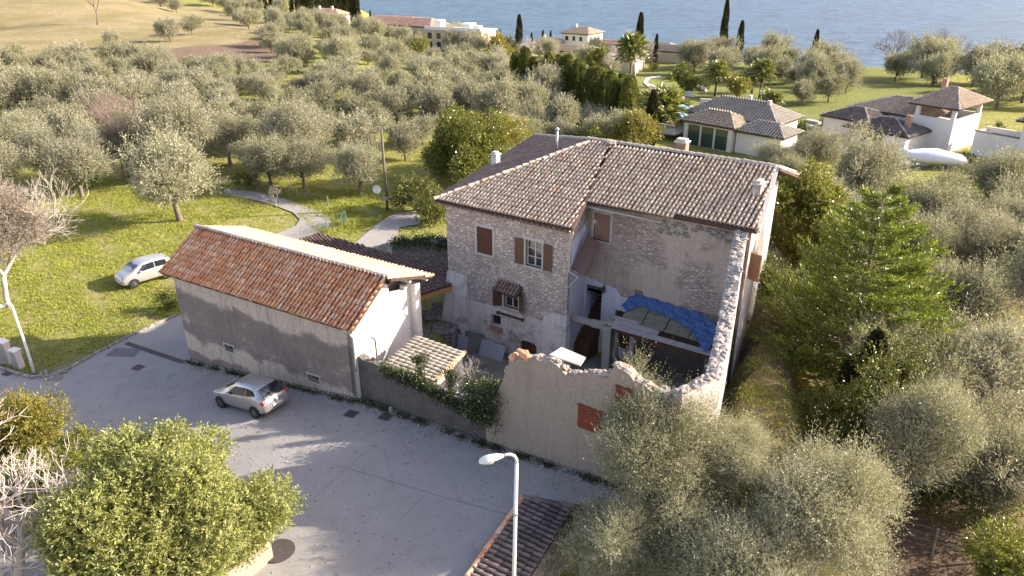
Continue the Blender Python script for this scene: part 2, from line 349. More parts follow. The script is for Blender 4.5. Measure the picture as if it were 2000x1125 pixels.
# ---------------------------------------------------------------- tiled roof surface
def inpoly(x, y, poly):
    c = False; n = len(poly); j = n - 1
    for i in range(n):
        if (poly[i][1] > y) != (poly[j][1] > y) and x < (poly[j][0] - poly[i][0]) * (y - poly[i][1]) / (poly[j][1] - poly[i][1] + 1e-12) + poly[i][0]: c = not c
        j = i
    return c
def roof(name, P, udir, mat, parent, w=.22, l=.33, thick=.12, bed='tilebed', r=None, jit=1., seg=5, label=None):
    """P: planar polygon (3D points, P[0] on the eave), udir: horizontal direction along the eave. One slab plus rows of barrel tiles."""
    P = [Vector(p) for p in P]; U = Vector((udir[0], udir[1], udir[2] if len(udir) > 2 else 0)).normalized()
    Nn = Vector((0, 0, 0))
    for i in range(len(P)):
        a, b = P[i], P[(i + 1) % len(P)]; Nn += a.cross(b)
    Nn.normalize()
    if Nn.z < 0: Nn = -Nn
    U = (U - Nn * U.dot(Nn)).normalized(); Vv = Nn.cross(U).normalized()
    if Vv.z < 0: Vv = -Vv
    O = P[0]; p2 = [((p - O).dot(U), (p - O).dot(Vv)) for p in P]
    slab = MB(); slab.prism([p - Nn * .03 for p in P], Nn * -thick)
    so = slab.build(name, bed, parent)
    if label: so['label'] = label
    r = r or w * .35
    u0, u1 = min(p[0] for p in p2), max(p[0] for p in p2); v0, v1 = min(p[1] for p in p2), max(p[1] for p in p2)
    vs, fs = [], []; nu = int((u1 - u0) / w) + 1; nv = int((v1 - v0) / l) + 1
    for i in range(nu):
        uc = u0 + (i + .5) * w; wob = rnd.uniform(-.012, .012) * jit
        for j in range(nv + 1):
            vc = v0 + (j + .5) * l - l * .5
            if not inpoly(uc, vc + l * .5, p2): continue
            dz = rnd.uniform(-.008, .012) * jit; du = rnd.uniform(-.012, .012) * jit + wob; yaw = rnd.uniform(-.03, .03) * jit
            b = len(vs)
            for q, (vv, rr, zz) in enumerate(((vc - .03 * rnd.random() * jit, r * 1.08, .035), (vc + l * 1.12, r * .86, 0.))):
                for k in range(seg + 1):
                    a = math.pi * k / seg
                    vs.append(O + U * (uc + du + yaw * (vv - vc) + math.cos(a) * rr) + Vv * vv + Nn * (math.sin(a) * rr * 1.35 + zz + dz - .03))
            # front lip thickness
            for k in range(seg + 1):
                a = math.pi * k / seg; rr = r * .88
                vs.append(O + U * (uc + du + math.cos(a) * rr) + Vv * (vc + .004) + Nn * (math.sin(a) * rr * 1.35 + .02 + dz - .03))
            n1 = seg + 1
            for k in range(seg):
                fs.append((b + k, b + k + 1, b + n1 + k + 1, b + n1 + k)); fs.append((b + k + 1, b + k, b + 2 * n1 + k, b + 2 * n1 + k + 1))
    if vs:
        off = parent_loc(so)
        npmesh('tiles', np.array([(v - off)[:] for v in vs]), np.array(fs), mat, so)
    return so
def ridge(name, a, b, mat, parent, r=.13, l=.38):
    a = Vector(a); b = Vector(b); n = max(2, int((b - a).length / l)); mb = MB(); d = (b - a) / n
    for i in range(n):
        s = a + d * i + Vector((0, 0, rnd.uniform(0, .03))); e = s + d * 1.1
        u = d.cross(Vector((0, 0, 1))).normalized(); k = u.cross(d.normalized())
        vs = []
        for q, (p, rr) in enumerate(((s, r * 1.08), (e, r * .9))):
            for m in range(6):
                t = math.pi * m / 5; vs.append(p + u * math.cos(t) * rr + k * (math.sin(t) * rr * .85 - (.02 if q else 0)))
        mb.add(vs, [(m, m + 1, 7 + m, 6 + m) for m in range(5)] + [(5, 4, 3, 2, 1, 0)])
    return mb.build(name, mat, parent)
def wallholes(mb, F, s0, s1, z0, z1, holes, depth, n0=0.):
    ss = sorted(set([s0, s1] + [h[0] for h in holes] + [h[1] for h in holes])); zz = sorted(set([z0, z1] + [h[2] for h in holes] + [h[3] for h in holes]))
    for i in range(len(ss) - 1):
        for j in range(len(zz) - 1):
            cs, cz = (ss[i] + ss[i + 1]) / 2, (zz[j] + zz[j + 1]) / 2
            if any(h[0] < cs < h[1] and h[2] < cz < h[3] for h in holes): continue
            mb.quad(F(ss[i], n0, zz[j]), F(ss[i + 1], n0, zz[j]), F(ss[i + 1], n0, zz[j + 1]), F(ss[i], n0, zz[j + 1]))
    for a, b, c, d in holes:
        n1 = n0 + depth
        mb.quad(F(a, n0, c), F(a, n0, d), F(a, n1, d), F(a, n1, c)); mb.quad(F(b, n0, d), F(b, n0, c), F(b, n1, c), F(b, n1, d))
        mb.quad(F(a, n0, c), F(a, n1, c), F(b, n1, c), F(b, n0, c)); mb.quad(F(a, n1, d), F(a, n0, d), F(b, n0, d), F(b, n1, d))
#@@GROUND

# ---------------------------------------------------------------- the ground, water, road
def zone_image(u, v):
    """ground cover by place: (dry grass, lawn, bare soil with painted yard shade)"""
    return 0
def gridlines():
    xs = np.concatenate([np.arange(-420, -130, 12.), np.arange(-130, -42, 3.), np.arange(-42, 32, 1.), np.arange(32, 110, 3.), np.arange(110, 420, 12.)])
    ys = np.concatenate([np.arange(-30, 8, 4.), np.arange(8, 80, 1.), np.arange(80, 200, 3.), np.arange(200, 440, 6.), np.arange(440, 1500, 40.)])
    return xs, ys
def ground():
    xs, ys = gridlines(); X, Y = np.meshgrid(xs, ys); Z = np.concatenate([terr(X[i:i + 20], Y[i:i + 20]) for i in range(0, len(ys), 20)])
    nx, ny = len(xs), len(ys); V = np.stack([X, Y, Z], -1).reshape(-1, 3)
    i, j = np.meshgrid(np.arange(nx - 1), np.arange(ny - 1)); a = (j * nx + i).ravel()
    o = npmesh('ground', V, np.stack([a, a + 1, a + nx + 1, a + nx], 1), 'ground'); tag(o, kind='structure')
    ca = o.data.color_attributes.new('cover', 'FLOAT_COLOR', 'POINT')
    f = V[:, 1] * cp - (V[:, 2] - CAMZ) * sp; f = np.where(f < 1, 1, f); up = V[:, 1] * sp + (V[:, 2] - CAMZ) * cp
    x, y = V[:, 0], V[:, 1]; q = np.zeros((len(V), 4), np.float32); q[:, 3] = 1
    u = 1000 + FPX * x / f; v = 562.5 - FPX * up / f
    def blob(uc, vc, ru, rv, soft=.35): return 1 - sst(1 - soft, 1 + soft, np.sqrt(((u - uc) / ru) ** 2 + ((v - vc) / rv) ** 2))
    far = y > 70
    q[:, 0] = far * np.clip(blob(60, 60, 330, 110) + blob(430, 75, 120, 55) + blob(-200, 100, 300, 130), 0, 1)
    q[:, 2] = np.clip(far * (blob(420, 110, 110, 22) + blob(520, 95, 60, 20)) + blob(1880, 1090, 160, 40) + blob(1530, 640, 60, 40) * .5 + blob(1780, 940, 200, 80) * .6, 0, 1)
    q[:, 1] = far * np.clip(blob(1500, 190, 380, 75), 0, 1)
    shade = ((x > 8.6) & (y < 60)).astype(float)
    q[:, 2] = np.clip(q[:, 2] + shade * .5, 0, 1)  # yard shade put into the ground colour as extra soil tone
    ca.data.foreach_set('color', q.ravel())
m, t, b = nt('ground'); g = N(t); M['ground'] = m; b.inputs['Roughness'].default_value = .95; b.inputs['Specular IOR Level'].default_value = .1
at = g.n('Attribute'); at.attribute_name = 'cover'; sp3 = g.n('SeparateColor'); g.l(at.outputs['Color'], sp3.inputs[0])
co = g.co(); n1 = g.noise(.45, 8, .7, co); n2 = g.noise(2.6, 8, .75, co); n3 = g.noise(.07, 4, .6, co)
grass = g.mix(g.ramp(n2, [(.35, 0.), (.65, 1.)]), (.15, .175, .03), (.42, .425, .10))
grass = g.mix(g.ramp(n1, [(.45, 0.), (.62, .8)]), grass, (.40, .36, .16))
grass = g.mix(g.ramp(g.noise(5.5, 5, .7, co), [(.54, 0.), (.66, .8)]), grass, (.15, .115, .065))
dry = g.mix(g.ramp(n2, [(.3, 0.), (.7, 1.)]), (.25, .205, .11), (.42, .345, .205))
dry = g.mix(g.ramp(g.noise(.09, 7, .7, co), [(.40, 0.), (.58, .85)]), dry, (.245, .215, .09))
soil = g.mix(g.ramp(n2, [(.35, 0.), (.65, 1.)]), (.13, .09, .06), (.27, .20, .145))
lawn = g.mix(g.ramp(n2, [(.3, 0.), (.7, 1.)]), (.14, .17, .045), (.28, .29, .095))
def jm(x, k=.5): return g.ramp(g.math('ADD', x, g.math('MULTIPLY', g.math('SUBTRACT', n1, .5), k)), [(.35, 0.), (.65, 1.)])
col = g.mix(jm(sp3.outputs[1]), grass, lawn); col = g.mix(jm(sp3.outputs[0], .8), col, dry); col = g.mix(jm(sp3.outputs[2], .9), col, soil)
n9 = g.noise(1.1, 9, .8, co); col = g.mix(g.ramp(n9, [(.56, 0.), (.66, .75)]), col, g.mix(1., col, (.50, .46, .42), 'MULTIPLY'))
g.l(col, b.inputs['Base Color']); g.bump(g.math('ADD', n2, g.math('MULTIPLY', n1, .6)), 1., .5, b)
ground()
# lake
m, t, b = nt('lake_water'); g = N(t); M['water'] = m
co = g.co((1, 1, 1)); cw = g.co((.55, 1.6, 1), (0, 0, R(-18)))
wv = g.noise(.085, 10, .78, g.co((.8, 1., 1), (0, 0, R(-14))), .3); big = g.noise(.012, 5, .6, g.co((.35, 1.6, 1), (0, 0, R(-12))))
foam = g.ramp(g.math('ADD', g.noise(.075, 7, .72, g.co((.45, 1.3, 1), (0, 0, R(-18)))), g.math('MULTIPLY', g.math('SUBTRACT', big, .5), .12)), [(.685, 0.), (.71, .9)])
base = g.mix(g.ramp(wv, [(.43, 0.), (.58, 1.)]), (.003, .027, .06), (.06, .14, .205)); base = g.mix(g.ramp(big, [(.35, 0.), (.65, .5)]), base, (.05, .11, .15))  # light and dark of the ripples painted into the water colour
g.l(g.mix(foam, base, (.75, .75, .75)), b.inputs['Base Color']); b.inputs['Roughness'].default_value = .38; b.inputs['Specular IOR Level'].default_value = .35
g.bump(wv, .9, 2.2, b)
wm = MB(); wm.quad((-9000, 100, -52), (9000, 100, -52), (9000, 9000, -52), (-9000, 9000, -52)); tag(wm.build('lake', 'water'), kind='structure')
# sheets that follow the terrain
def sheet(name, poly, mat, dz=.06, step=1., kind='structure', zf=None):
    poly = [Vector((p[0], p[1])) for p in poly]; n = len(poly); pts = list(poly); edges = [(i, (i + 1) % n) for i in range(n)]
    xs = [p.x for p in poly]; ys = [p.y for p in poly]; x = math.floor(min(xs)) + .5
    pp = [(p.x, p.y) for p in poly]
    while x < max(xs):
        y = math.floor(min(ys)) + .5
        while y < max(ys):
            if inpoly(x, y, pp): pts.append(Vector((x, y)))
            y += step
        x += step
    V, _, Fc, *_r = delaunay_2d_cdt(pts, edges, [], 1, 1e-4)
    Z = terr(np.array([v.x for v in V]), np.array([v.y for v in V])) if zf is None else np.array([zf(v.x, v.y) for v in V])
    mb = MB(); mb.add([(v.x, v.y, z + dz) for v, z in zip(V, Z)], [tuple(f) for f in Fc])
    o = mb.build(name, mat); tag(o, kind=kind); return o
m, t, b = nt('asphalt'); g = N(t); M['asphalt'] = m; b.inputs['Roughness'].default_value = .9; b.inputs['Specular IOR Level'].default_value = .25
co = g.co(); n1 = g.noise(.35, 8, .7, co, .5); n2 = g.noise(30, 3, .8, co); n3 = g.noise(1.6, 7, .75, co)
col = g.mix(g.ramp(n1, [(.42, 0.), (.58, 1.)]), (.275, .265, .245), (.235, .225, .21)); col = g.mix(g.ramp(n2, [(.35, 0.), (.68, .7)]), col, (.37, .35, .31))
col = g.mix(g.ramp(n3, [(.55, 0.), (.72, .5)]), col, (.17, .16, .15))
vc = g.n('TexVoronoi', feature='DISTANCE_TO_EDGE'); vc.inputs['Scale'].default_value = .22; ad = g.n('VectorMath', operation='ADD'); nq = g.n('TexNoise'); nq.inputs['Scale'].default_value = .9; nq.inputs['Detail'].default_value = 8; nq.inputs['Roughness'].default_value = .7
g.l(co, nq.inputs['Vector']); g.l(co, ad.inputs[0]); g.l(nq.outputs['Color'], ad.inputs[1]); g.l(ad.outputs[0], vc.inputs['Vector'])
crack = g.math('MULTIPLY', g.ramp(vc.outputs['Distance'], [(.0, 1.), (.006, 0.)]), g.ramp(n1, [(.48, 0.), (.58, .4)]))
col = g.mix(crack, col, (.09, .085, .08))
sp_ = g.ramp(g.noise(2.2, 2, .5, g.co((1, 1, 1), (0, 0, 1.1))), [(.70, 0.), (.74, .55)]); col = g.mix(sp_, col, (.12, .11, .10))
gr_ = g.ramp(g.noise(60, 2, .6, co), [(.62, 0.), (.7, .6)]); col = g.mix(gr_, col, (.48, .45, .40))
g.l(col, b.inputs['Base Color']); g.bump(n2, .5, .012, b)
def gp(*uv): return [G(u, v) for u, v in uv]
edge = gp((0, 722), (60, 740), (110, 738), (185, 695), (262, 655), (345, 618))
rp = [(-60, 30.5), (-45, 33.0)] + [(p[0], p[1]) for p in edge] + [(-16.0, 39.5), (-14, 36), (-3, 30), (3, 26.5), (6.2, 21.6), (6.5, 20.75), (1.2, 20.55), (.3, 19.6), (-1.3, 17), (-2.3, 14), (-3.6, 8), (-4, 7), (-60, 7)]
sheet('road', rp, 'asphalt', .06)
# drive behind the barn and the upper lane
lane = [(300, 600)]
def gp2(*uv): return [(p[0], p[1]) for p in gp(*uv)]
sheet('path', gp2((440, 370), (500, 376), (560, 391), (610, 407), (638, 422), (648, 436), (636, 450), (605, 462), (555, 475), (520, 470), (548, 455), (578, 442), (586, 430), (572, 416), (530, 400), (480, 388), (440, 383)), 'asphalt', .07)
sheet('path', gp2((640, 520), (700, 470), (735, 440), (770, 418), (812, 414), (822, 426), (818, 440), (780, 445), (770, 480), (800, 560), (700, 600)), 'asphalt', .075)
sheet('courtyard_ground', [(-4.6, 36.5), (-6.0, 33.8), (-6.7, 28.9), (-1.1, 25.6), (5.5, 21.3), (8.3, 24.6), (9.7, 30), (8.6, 32), (3, 35)], 'floor', .07)

# ---------------------------------------------------------------- the farmhouse
HD = (.836, -.548); HN = (.548, .836); HE = frame(onz(1103, 718, 1.8), HD, HN)       # frame of the street and enclosure walls
HA = onz(1103, 718, .5); KH = 1.0695; ZH = lambda z: .5 + (z - 1.8) * KH
_hf = frame(HA, HD, HN); HF = lambda s, n, z: _hf(s * KH, n * KH, ZH(z))   # frame of the house standing in the sunken yard
HS = lambda s, n, z: HF(s - .159 * n, n, z)      # side walls run back askew
FZ = lambda n: 9.26 + .36 * n
house = thing('farmhouse', 'old two-storey stone farmhouse with weathered barrel-tile roof and brown shutters', 'house', HF(0, 2, 1.8))
mb = MB()
holesW = [(-5.13, -4.2, 6.75, 8.12), (-2.3, -1.42, 6.72, 8.02), (-3.55, -2.72, 4.2, 5.2), (-2.6, -1.62, 1.2, 2.62), (-4.35, -3.75, 2.95, 3.55)]
# wing front wall: upper rubble part and plastered foot
wallholes(mb, HF, -7.0, 0, 4.0, 9.08, [holesW[0], holesW[1], holesW[2]], .28)
mb.quad(HS(0, 0, 4.0), HS(0, 2.6, 4.0), HS(0, 2.6, 9.95), HS(0, 0, 9.08)); mb.quad(HS(-7, 14, 0.), HS(-7, 0, 0.), HS(-7, 0, 9.08), HS(-7, 14, 9.0))
mb.quad(HF(-9.2, 13.6, 0), HF(5.2, 13.6, 0), HF(5.2, 13.6, 9.0), HF(-9.2, 13.6, 9.0))
wl_ = mb.build('wall', 'house', house)
mb = MB(); wallholes(mb, HF, -7.0, 0, .4, 4.0, [holesW[3], holesW[4]], .3, -.004)
mb.build('wall', 'house_low', house)
mb = MB(); mb.quad(HS(0, 0, 4.0), HS(0, 2.6, 4.0), HS(0, 2.6, .8), HS(0, 0, .8)); mb.quad(HS(0.004, .35, 4.0), HS(.004, 2.6, 4.0), HS(.004, 2.6, 8.6), HS(.004, .35, 8.2)); mb.build('wall', 'whitewash', house)['label'] = 'whitewashed side wall of the wing'
# main front wall over the yard
hm = [(-.0, .85, 7.75, 9.1), (-.24, .62, 2.6, 5.3), (2.35, 2.75, 5.1, 5.68), (1.4, 2.25, 2.2, 4.35)]
NM = 2.4
mb = MB(); wallholes(mb, HF, -.45, 7.35, 5.0, 9.62, [hm[0], (hm[1][0], hm[1][1], 5.0, 5.3), hm[2]], .3, NM); mb.build('wall', 'house_main', house)['label'] = 'bare patched plaster wall above the yard'
mb = MB(); wallholes(mb, HF, 2.5, 7.35, 1.0, 5.0, [], .5, NM); mb.build('wall', 'street', house)  # darker wall mix stands in for shade under the shed roof
mb = MB(); wallholes(mb, HF, -.45, 2.5, 1.0, 5.0, [(hm[1][0], hm[1][1], 2.6, 5.0), hm[3]], .5, NM)
mb.prism([HF(-.44, NM - .006, 4.8), HF(-.44, NM - .006, 5.75), HF(.4, NM - .006, 5.6), HF(1.4, NM - .006, 5.45), HF(1.6, NM - .006, 5.15), HF(2.3, NM - .006, 5.1), HF(2.5, NM - .006, 4.8), HF(.63, NM - .006, 4.8), HF(.63, NM - .006, 5.32), HF(-.25, NM - .006, 5.32), HF(-.25, NM - .006, 4.8)], HF(0, .02, 0) - HF(0, 0, 0))
mb.build('wall', 'whitewash', house)['label'] = 'whitewashed lower wall with doorways'
mb = MB(); mb.hexa([HS(7.35 + .38, NM, 1.), HS(7.35 + .38, 13.6, 1.), HS(7.25, 13.6, 1.), HS(7.25, NM, 1.), HS(7.35 + .38, NM, 9.7), HS(7.35 + .38, 6.2, 11.1), HS(7.25, 6.2, 11.1), HS(7.25, NM, 9.7)])
mb.add([HS(7.73, 6.2, 11.1), HS(7.73, 13.6, 8.7), HS(7.73, 13.6, 1.), HS(7.73, 6.2, 1)], [(0, 1, 2, 3)])
mb.build('wall', 'side', house)
# near-black sheets painting the unlit rooms behind openings
mb = MB(); mb.quad(HF(-6.8, .55, 1), HF(-.3, .55, 1), HF(-.3, .55, 9), HF(-6.8, .55, 9)); mb.quad(HF(1.2, NM + .9, 1.5), HF(7, NM + .9, 1.5), HF(7, NM + .9, 9.3), HF(1.2, NM + .9, 9.3)); mb.build('dark_backing', 'dark', house)
mb = MB(); mb.quad(HF(-.6, NM + 1.9, 1.5), HF(1.2, NM + 1.9, 1.5), HF(1.2, NM + 1.9, 6), HF(-.6, NM + 1.9, 6)); mb.quad(HF(.7, NM + .5, 1.5), HF(.7, NM + 1.9, 1.5), HF(.7, NM + 1.9, 6), HF(.7, NM + .5, 6)); mb.build('inner_door', 'wood', house)
# roof planes
E1 = HF(-7.45, -.3, FZ(-.3) - .02); E2 = HF(.3, -.3, FZ(-.3)); APX = HF(-2.27, 5.95, FZ(5.95)); VT = HF(-1.45, 6.15, FZ(6.15) + .02)
V1 = HF(-.12, 1.62, FZ(1.62))
rf = roof('roof', [E1, E2, V1, HF(-1.2, 6.05, FZ(6.05)), APX], (*HD, 0), 'tile', house, w=.215, l=.33)
B1 = HF(-.02, 1.62, FZ(1.62) - .04); B2 = HF(3.7, 1.75, FZ(1.75) - .03); B3 = HF(4.4, 1.55, FZ(1.55) - .06); B4 = HF(7.68, 1.85, FZ(1.85) - .06); B5 = HF(7.05, 6.15, FZ(6.15)); B6 = HF(-1.1, 6.05, FZ(6.05))
rf2 = roof('roof', [B1, B2, B4, B5, B6], (*HD, 0), 'tile', house, w=.215, l=.33)
BLc = HF(-10.4, 14.0, 9.1)
hipd = Vector(BLc) - Vector(E1)
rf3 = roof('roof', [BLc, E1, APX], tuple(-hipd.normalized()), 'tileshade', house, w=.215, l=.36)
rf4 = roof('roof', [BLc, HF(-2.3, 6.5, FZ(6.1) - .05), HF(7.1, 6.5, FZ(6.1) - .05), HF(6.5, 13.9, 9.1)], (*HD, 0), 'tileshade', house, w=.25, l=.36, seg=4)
ridge('ridge_tiles', E1, APX, 'tile', rf3); ridge('ridge_tiles', BLc, HF(-2.4, 6.3, FZ(6.05)), 'tilepale', rf3)
ridge('ridge_tiles', HF(-2.5, 6.22, FZ(6.15)), HF(7.0, 6.22, FZ(6.15)), 'tilepale', rf2, .15)
# projecting verge where the wing roof is higher, pale mortar board
mb = MB(); a, b_ = Vector(HF(.3, -.3, FZ(-.3))), Vector(HF(-.9, 6.0, FZ(6.0)))
mb.bar(a, b_, .16, .07); mb.build('verge', 'gutter', rf)
mb = MB(); mb.rock(HF(-1.1, 6.0, FZ(6) + .1), .35, .3, .14); mb.build('ridge_cap', 'rock', rf)
mb = MB(); mb.bar(B4 + np.array([.06, .03, -.02]), B5 + np.array([.06, .03, .0]), .2, .1); mb.bar(B5, HF(7.5, 6.9, FZ(6.15) - .2), .9, .06); mb.build('verge', 'lintel', rf2)
mb = MB(); mb.bar(HF(-7.5, -.42, 9.04), HF(.28, -.42, 9.0), .05, .05); mb.build('eaves_board', 'gutter', rf)
mb = MB()
for i in range(26): mb.bar(HF(-7.2 + i * .29, -.33, 8.98), HF(-7.2 + i * .29, .1, 9.12), .07, .09)
mb.build('rafter_ends', 'gutter', rf)
# chimneys and flue
def chimney(nm, base, w_, d_, h, mat='rock', cap=True, lab=None):
    F = frame(base, HD, HN); z = base[2]; mb = MB(); mb.box(F, -w_ / 2, w_ / 2, -d_ / 2, d_ / 2, z - .5, z + h); c = mb.build('chimney', mat, house)
    if lab: c['label'] = lab
    if cap:
        mb = MB(); mb.box(F, -w_ / 2 - .06, w_ / 2 + .06, -d_ / 2 - .06, d_ / 2 + .06, z + h + .002, z + h + .08); mb.box(F, -w_ / 2 + .05, w_ / 2 - .05, -d_ / 2 + .05, d_ / 2 - .05, z + h + .082, z + h + .2); mb.build('cap', 'lintel', c)
def hipz(u, v):  # point on the left roof plane
    a, b_, c = np.array(E1), np.array(APX), np.array(BLc); n = np.cross(b_ - a, c - a); d = ray(u, v); return O3 + d * (((a - O3) @ n) / (d @ n))
chimney('chimney', hipz(968, 322), .36, .42, .62, 'whitewash', True, 'pale square chimney on the shaded roof slope')
chimney('chimney', HF(2.15, 7.3, 11.0), .6, .5, .75, 'brick', True, 'chimney behind the ridge')
chimney('chimney', HF(6.9, 4.25, 10.85), .34, .6, .32, 'house_low', True, 'low chimney near the right edge of the roof')
mb = MB(); f0 = hipz(1087, 294); mb.tube([f0 - np.array([0, 0, .2]), f0 + np.array([0, 0, 1.15])], .075, 10); fl = mb.build('flue_pipe', 'metal', house, True)
mb = MB(); mb.tube([f0 + np.array([0, 0, 1.12]), f0 + np.array([0, 0, 1.2]), f0 + np.array([0, 0, 1.32])], [.11, .13, .03], 10); mb.build('cowl', 'metal', fl, True)
# windows
def shutter(par, F, s0, s1, z0, z1, n, mat='wood', open_=0, hinge=0):
    """a ledged shutter leaf; open_ swings it out about the hinge edge"""
    mb = MB(); W = abs(s1 - s0); hs = s0 if hinge == 0 else s1; sg = 1 if hinge == 0 else -1; ca, sa = math.cos(open_), math.sin(open_)
    def Q(a, k, z): return F(hs + sg * (a * ca) + sg * k * sa * 0 + (0), n - a * sa - k * ca, z) if True else None
    nb = 4
    for i in range(nb):
        a0, a1 = W * i / nb + .004, W * (i + 1) / nb - .004
        mb.hexa([Q(a0, 0, z0), Q(a1, 0, z0), Q(a1, .035, z0), Q(a0, .035, z0), Q(a0, 0, z1), Q(a1, 0, z1), Q(a1, .035, z1), Q(a0, .035, z1)])
    for z in (z0 + .18, z1 - .22):
        mb.hexa([Q(.01, .036, z), Q(W - .01, .036, z), Q(W - .01, .055, z), Q(.01, .055, z), Q(.01, .036, z + .07), Q(W - .01, .036, z + .07), Q(W - .01, .055, z + .07), Q(.01, .055, z + .07)])
    return mb.build('shutter', mat, par)
def casement(par, F, s0, s1, z0, z1, n, rows=3):
    mb = MB(); t = .05; mid = (s0 + s1) / 2
    for a, b_ in ((s0, s0 + t), (s1 - t, s1), (mid - .035, mid + .035)): mb.box(F, a, b_, n, n + .05, z0, z1)
    for z in [z0 + (z1 - z0) * i / rows for i in range(rows + 1)]:
        for a, b_ in ((s0 + t + .001, mid - .036), (mid + .036, s1 - t - .001)): mb.box(F, a, b_, n + .004, n + .046, max(z0, z - t * .4), min(z1, z + t * .4) + .001)
    wd = mb.build('window', 'frame', par); mb = MB(); mb.quad(F(s0, n + .03, z0), F(s1, n + .03, z0), F(s1, n + .03, z1), F(s0, n + .03, z1)); mb.build('pane', 'glass', wd); return wd
def surround(par, F, s0, s1, z0, z1, n, lint=True, sill=True, side=True):
    mb = MB()
    if lint: mb.box(F, s0 - .12, s1 + .12, n - .035, n + .1, z1, z1 + .16)
    if sill: mb.box(F, s0 - .12, s1 + .12, n - .09, n + .1, z0 - .09, z0)
    if side: mb.box(F, s0 - .12, s0, n - .02, n + .1, z0, z1); mb.box(F, s1, s1 + .12, n - .02, n + .1, z0, z1)
    return mb.build('window_surround', 'lintel', par)
w0 = holesW[0]; mid = (w0[0] + w0[1]) / 2
surround(house, HF, *w0, 0); shutter(house, HF, w0[0], mid, w0[2], w0[3], .05); shutter(house, HF, mid, w0[1], w0[2], w0[3], .05)
w1 = holesW[1]; surround(house, HF, *w1, 0); casement(house, HF, *w1, .16)
shutter(house, HF, w1[0] - .58, w1[0] - .12, w1[2], w1[3], -.05, 'woodlight'); shutter(house, HF, w1[1] + .12, w1[1] + .58, w1[2], w1[3], -.05, 'woodlight')
w2 = holesW[2]; surround(house, HF, *w2, 0, False); casement(house, HF, *w2, .16, 2)
shutter(house, HF, w2[0] - .55, w2[0] - .1, w2[2], w2[3] + .05, -.03, 'wood', R(35), 1); shutter(house, HF, w2[1] + .08, w2[1] + .52, w2[2], w2[3] + .05, -.03, 'woodlight', R(35), 0)
mb = MB(); mb.box(HF, w2[0] - .35, w2[1] + .45, -.22, -.12, w2[2] - .42, w2[2] - .34); mb.box(HF, w2[0] - .3, w2[0] - .25, -.2, 0, w2[2] - .5, w2[2] - .35); mb.box(HF, w2[1] + .3, w2[1] + .35, -.2, 0, w2[2] - .5, w2[2] - .35); mb.build('flower_box_rail', 'wood', house)
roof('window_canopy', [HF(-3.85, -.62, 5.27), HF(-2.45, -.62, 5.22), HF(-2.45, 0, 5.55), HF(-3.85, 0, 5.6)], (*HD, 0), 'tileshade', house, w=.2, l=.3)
# arched door
dm = holesW[3]; mb = MB(); mb.box(HF, dm[0], dm[1], .2, .26, dm[2], dm[3])
d1 = mb.build('door', 'wood', house); mb = MB(); mb.box(HF, dm[0] + .1, dm[0] + .16, .15, .2, 1.95, 2.08); mb.build('handle', 'iron', d1)
for zl in (1.5, 2.2): mb = MB(); mb.box(HF, dm[0] + .03, dm[1] - .03, .17, .199, zl, zl + .08); mb.build('ledge', 'wood', d1)
mb = MB(); sc_ = (dm[0] + dm[1]) / 2; hw = (dm[1] - dm[0]) / 2
arc = [HF(sc_ + hw * math.cos(t), -.008, 2.42 + .2 * math.sin(t)) for t in [math.pi * i / 8 for i in range(9)]]
for i in range(8):
    a, b_ = arc[i], arc[i + 1]; ta = np.array([a[0], a[1], ZH(2.63)]); tb = np.array([b_[0], b_[1], ZH(2.63)]); mb.prism([a, b_, tb, ta], HF(0, .12, 0) - HF(0, 0, 0))
mb.build('door_arch', 'house_low', house)
w4 = holesW[4]; mb = MB(); mb.box(HF, w4[0] + .02, w4[1] - .02, .2, .24, w4[2], w4[3]); wd = mb.build('window', 'glass', house); mb = MB(); mb.box(HF, w4[0] - .05, w4[1] + .1, -.12, .1, w4[2] - .3, w4[2] - .02); mb.build('sill', 'brick', wd)
# corner buttress at the left and battered foot
mb = MB(); a0, a1 = -7.15, -5.75
mb.hexa([HF(a0 - .25, -.75, .3), HF(a1, -.75, .3), HF(a1, .1, .3), HF(a0 - .25, .6, .3), HF(a0 + .12, -.05, 5.3), HF(a1, -.05, 5.3), HF(a1, .1, 5.3), HF(a0 + .12, .6, 5.3)]); mb.build('buttress', 'house_low', house)
mb = MB(); mb.hexa([HF(-1.25, -.32, .8), HF(.12, -.32, .8), HF(.12, .3, .8), HF(-1.25, .1, .8), HF(-1.25, -.01, 4.6), HF(.012, -.01, 4.6), HF(.012, .3, 4.6), HF(-1.25, .1, 4.6)]); mb.build('buttress', 'house_low', house)
# main wall window: closed lattice shutter
h0 = hm[0]; surround(house, HF, *h0, NM)
mb = MB()
for i in range(14): z = h0[2] + .03 + i * (h0[3] - h0[2] - .04) / 14; mb.hexa([HF(h0[0] + .03, NM + .04, z), HF(h0[1] - .03, NM + .04, z), HF(h0[1] - .03, NM + .1, z + .03), HF(h0[0] + .03, NM + .1, z + .03), HF(h0[0] + .03, NM + .05, z + .07), HF(h0[1] - .03, NM + .05, z + .07), HF(h0[1] - .03, NM + .11, z + .1), HF(h0[0] + .03, NM + .11, z + .1)])
mb.build('roller_blind', 'brick', house)
h2 = hm[2]; mb = MB(); mb.box(HF, h2[0] + .01, h2[1] - .01, NM + .06, NM + .1, h2[2], h2[3]); mb.build('window', 'oldwood', house)
mb = MB(); mb.box(HF, hm[3][0] + .02, hm[3][1] - .02, NM + .25, NM + .3, hm[3][2], hm[3][3]); mb.build('door', 'wood', house)
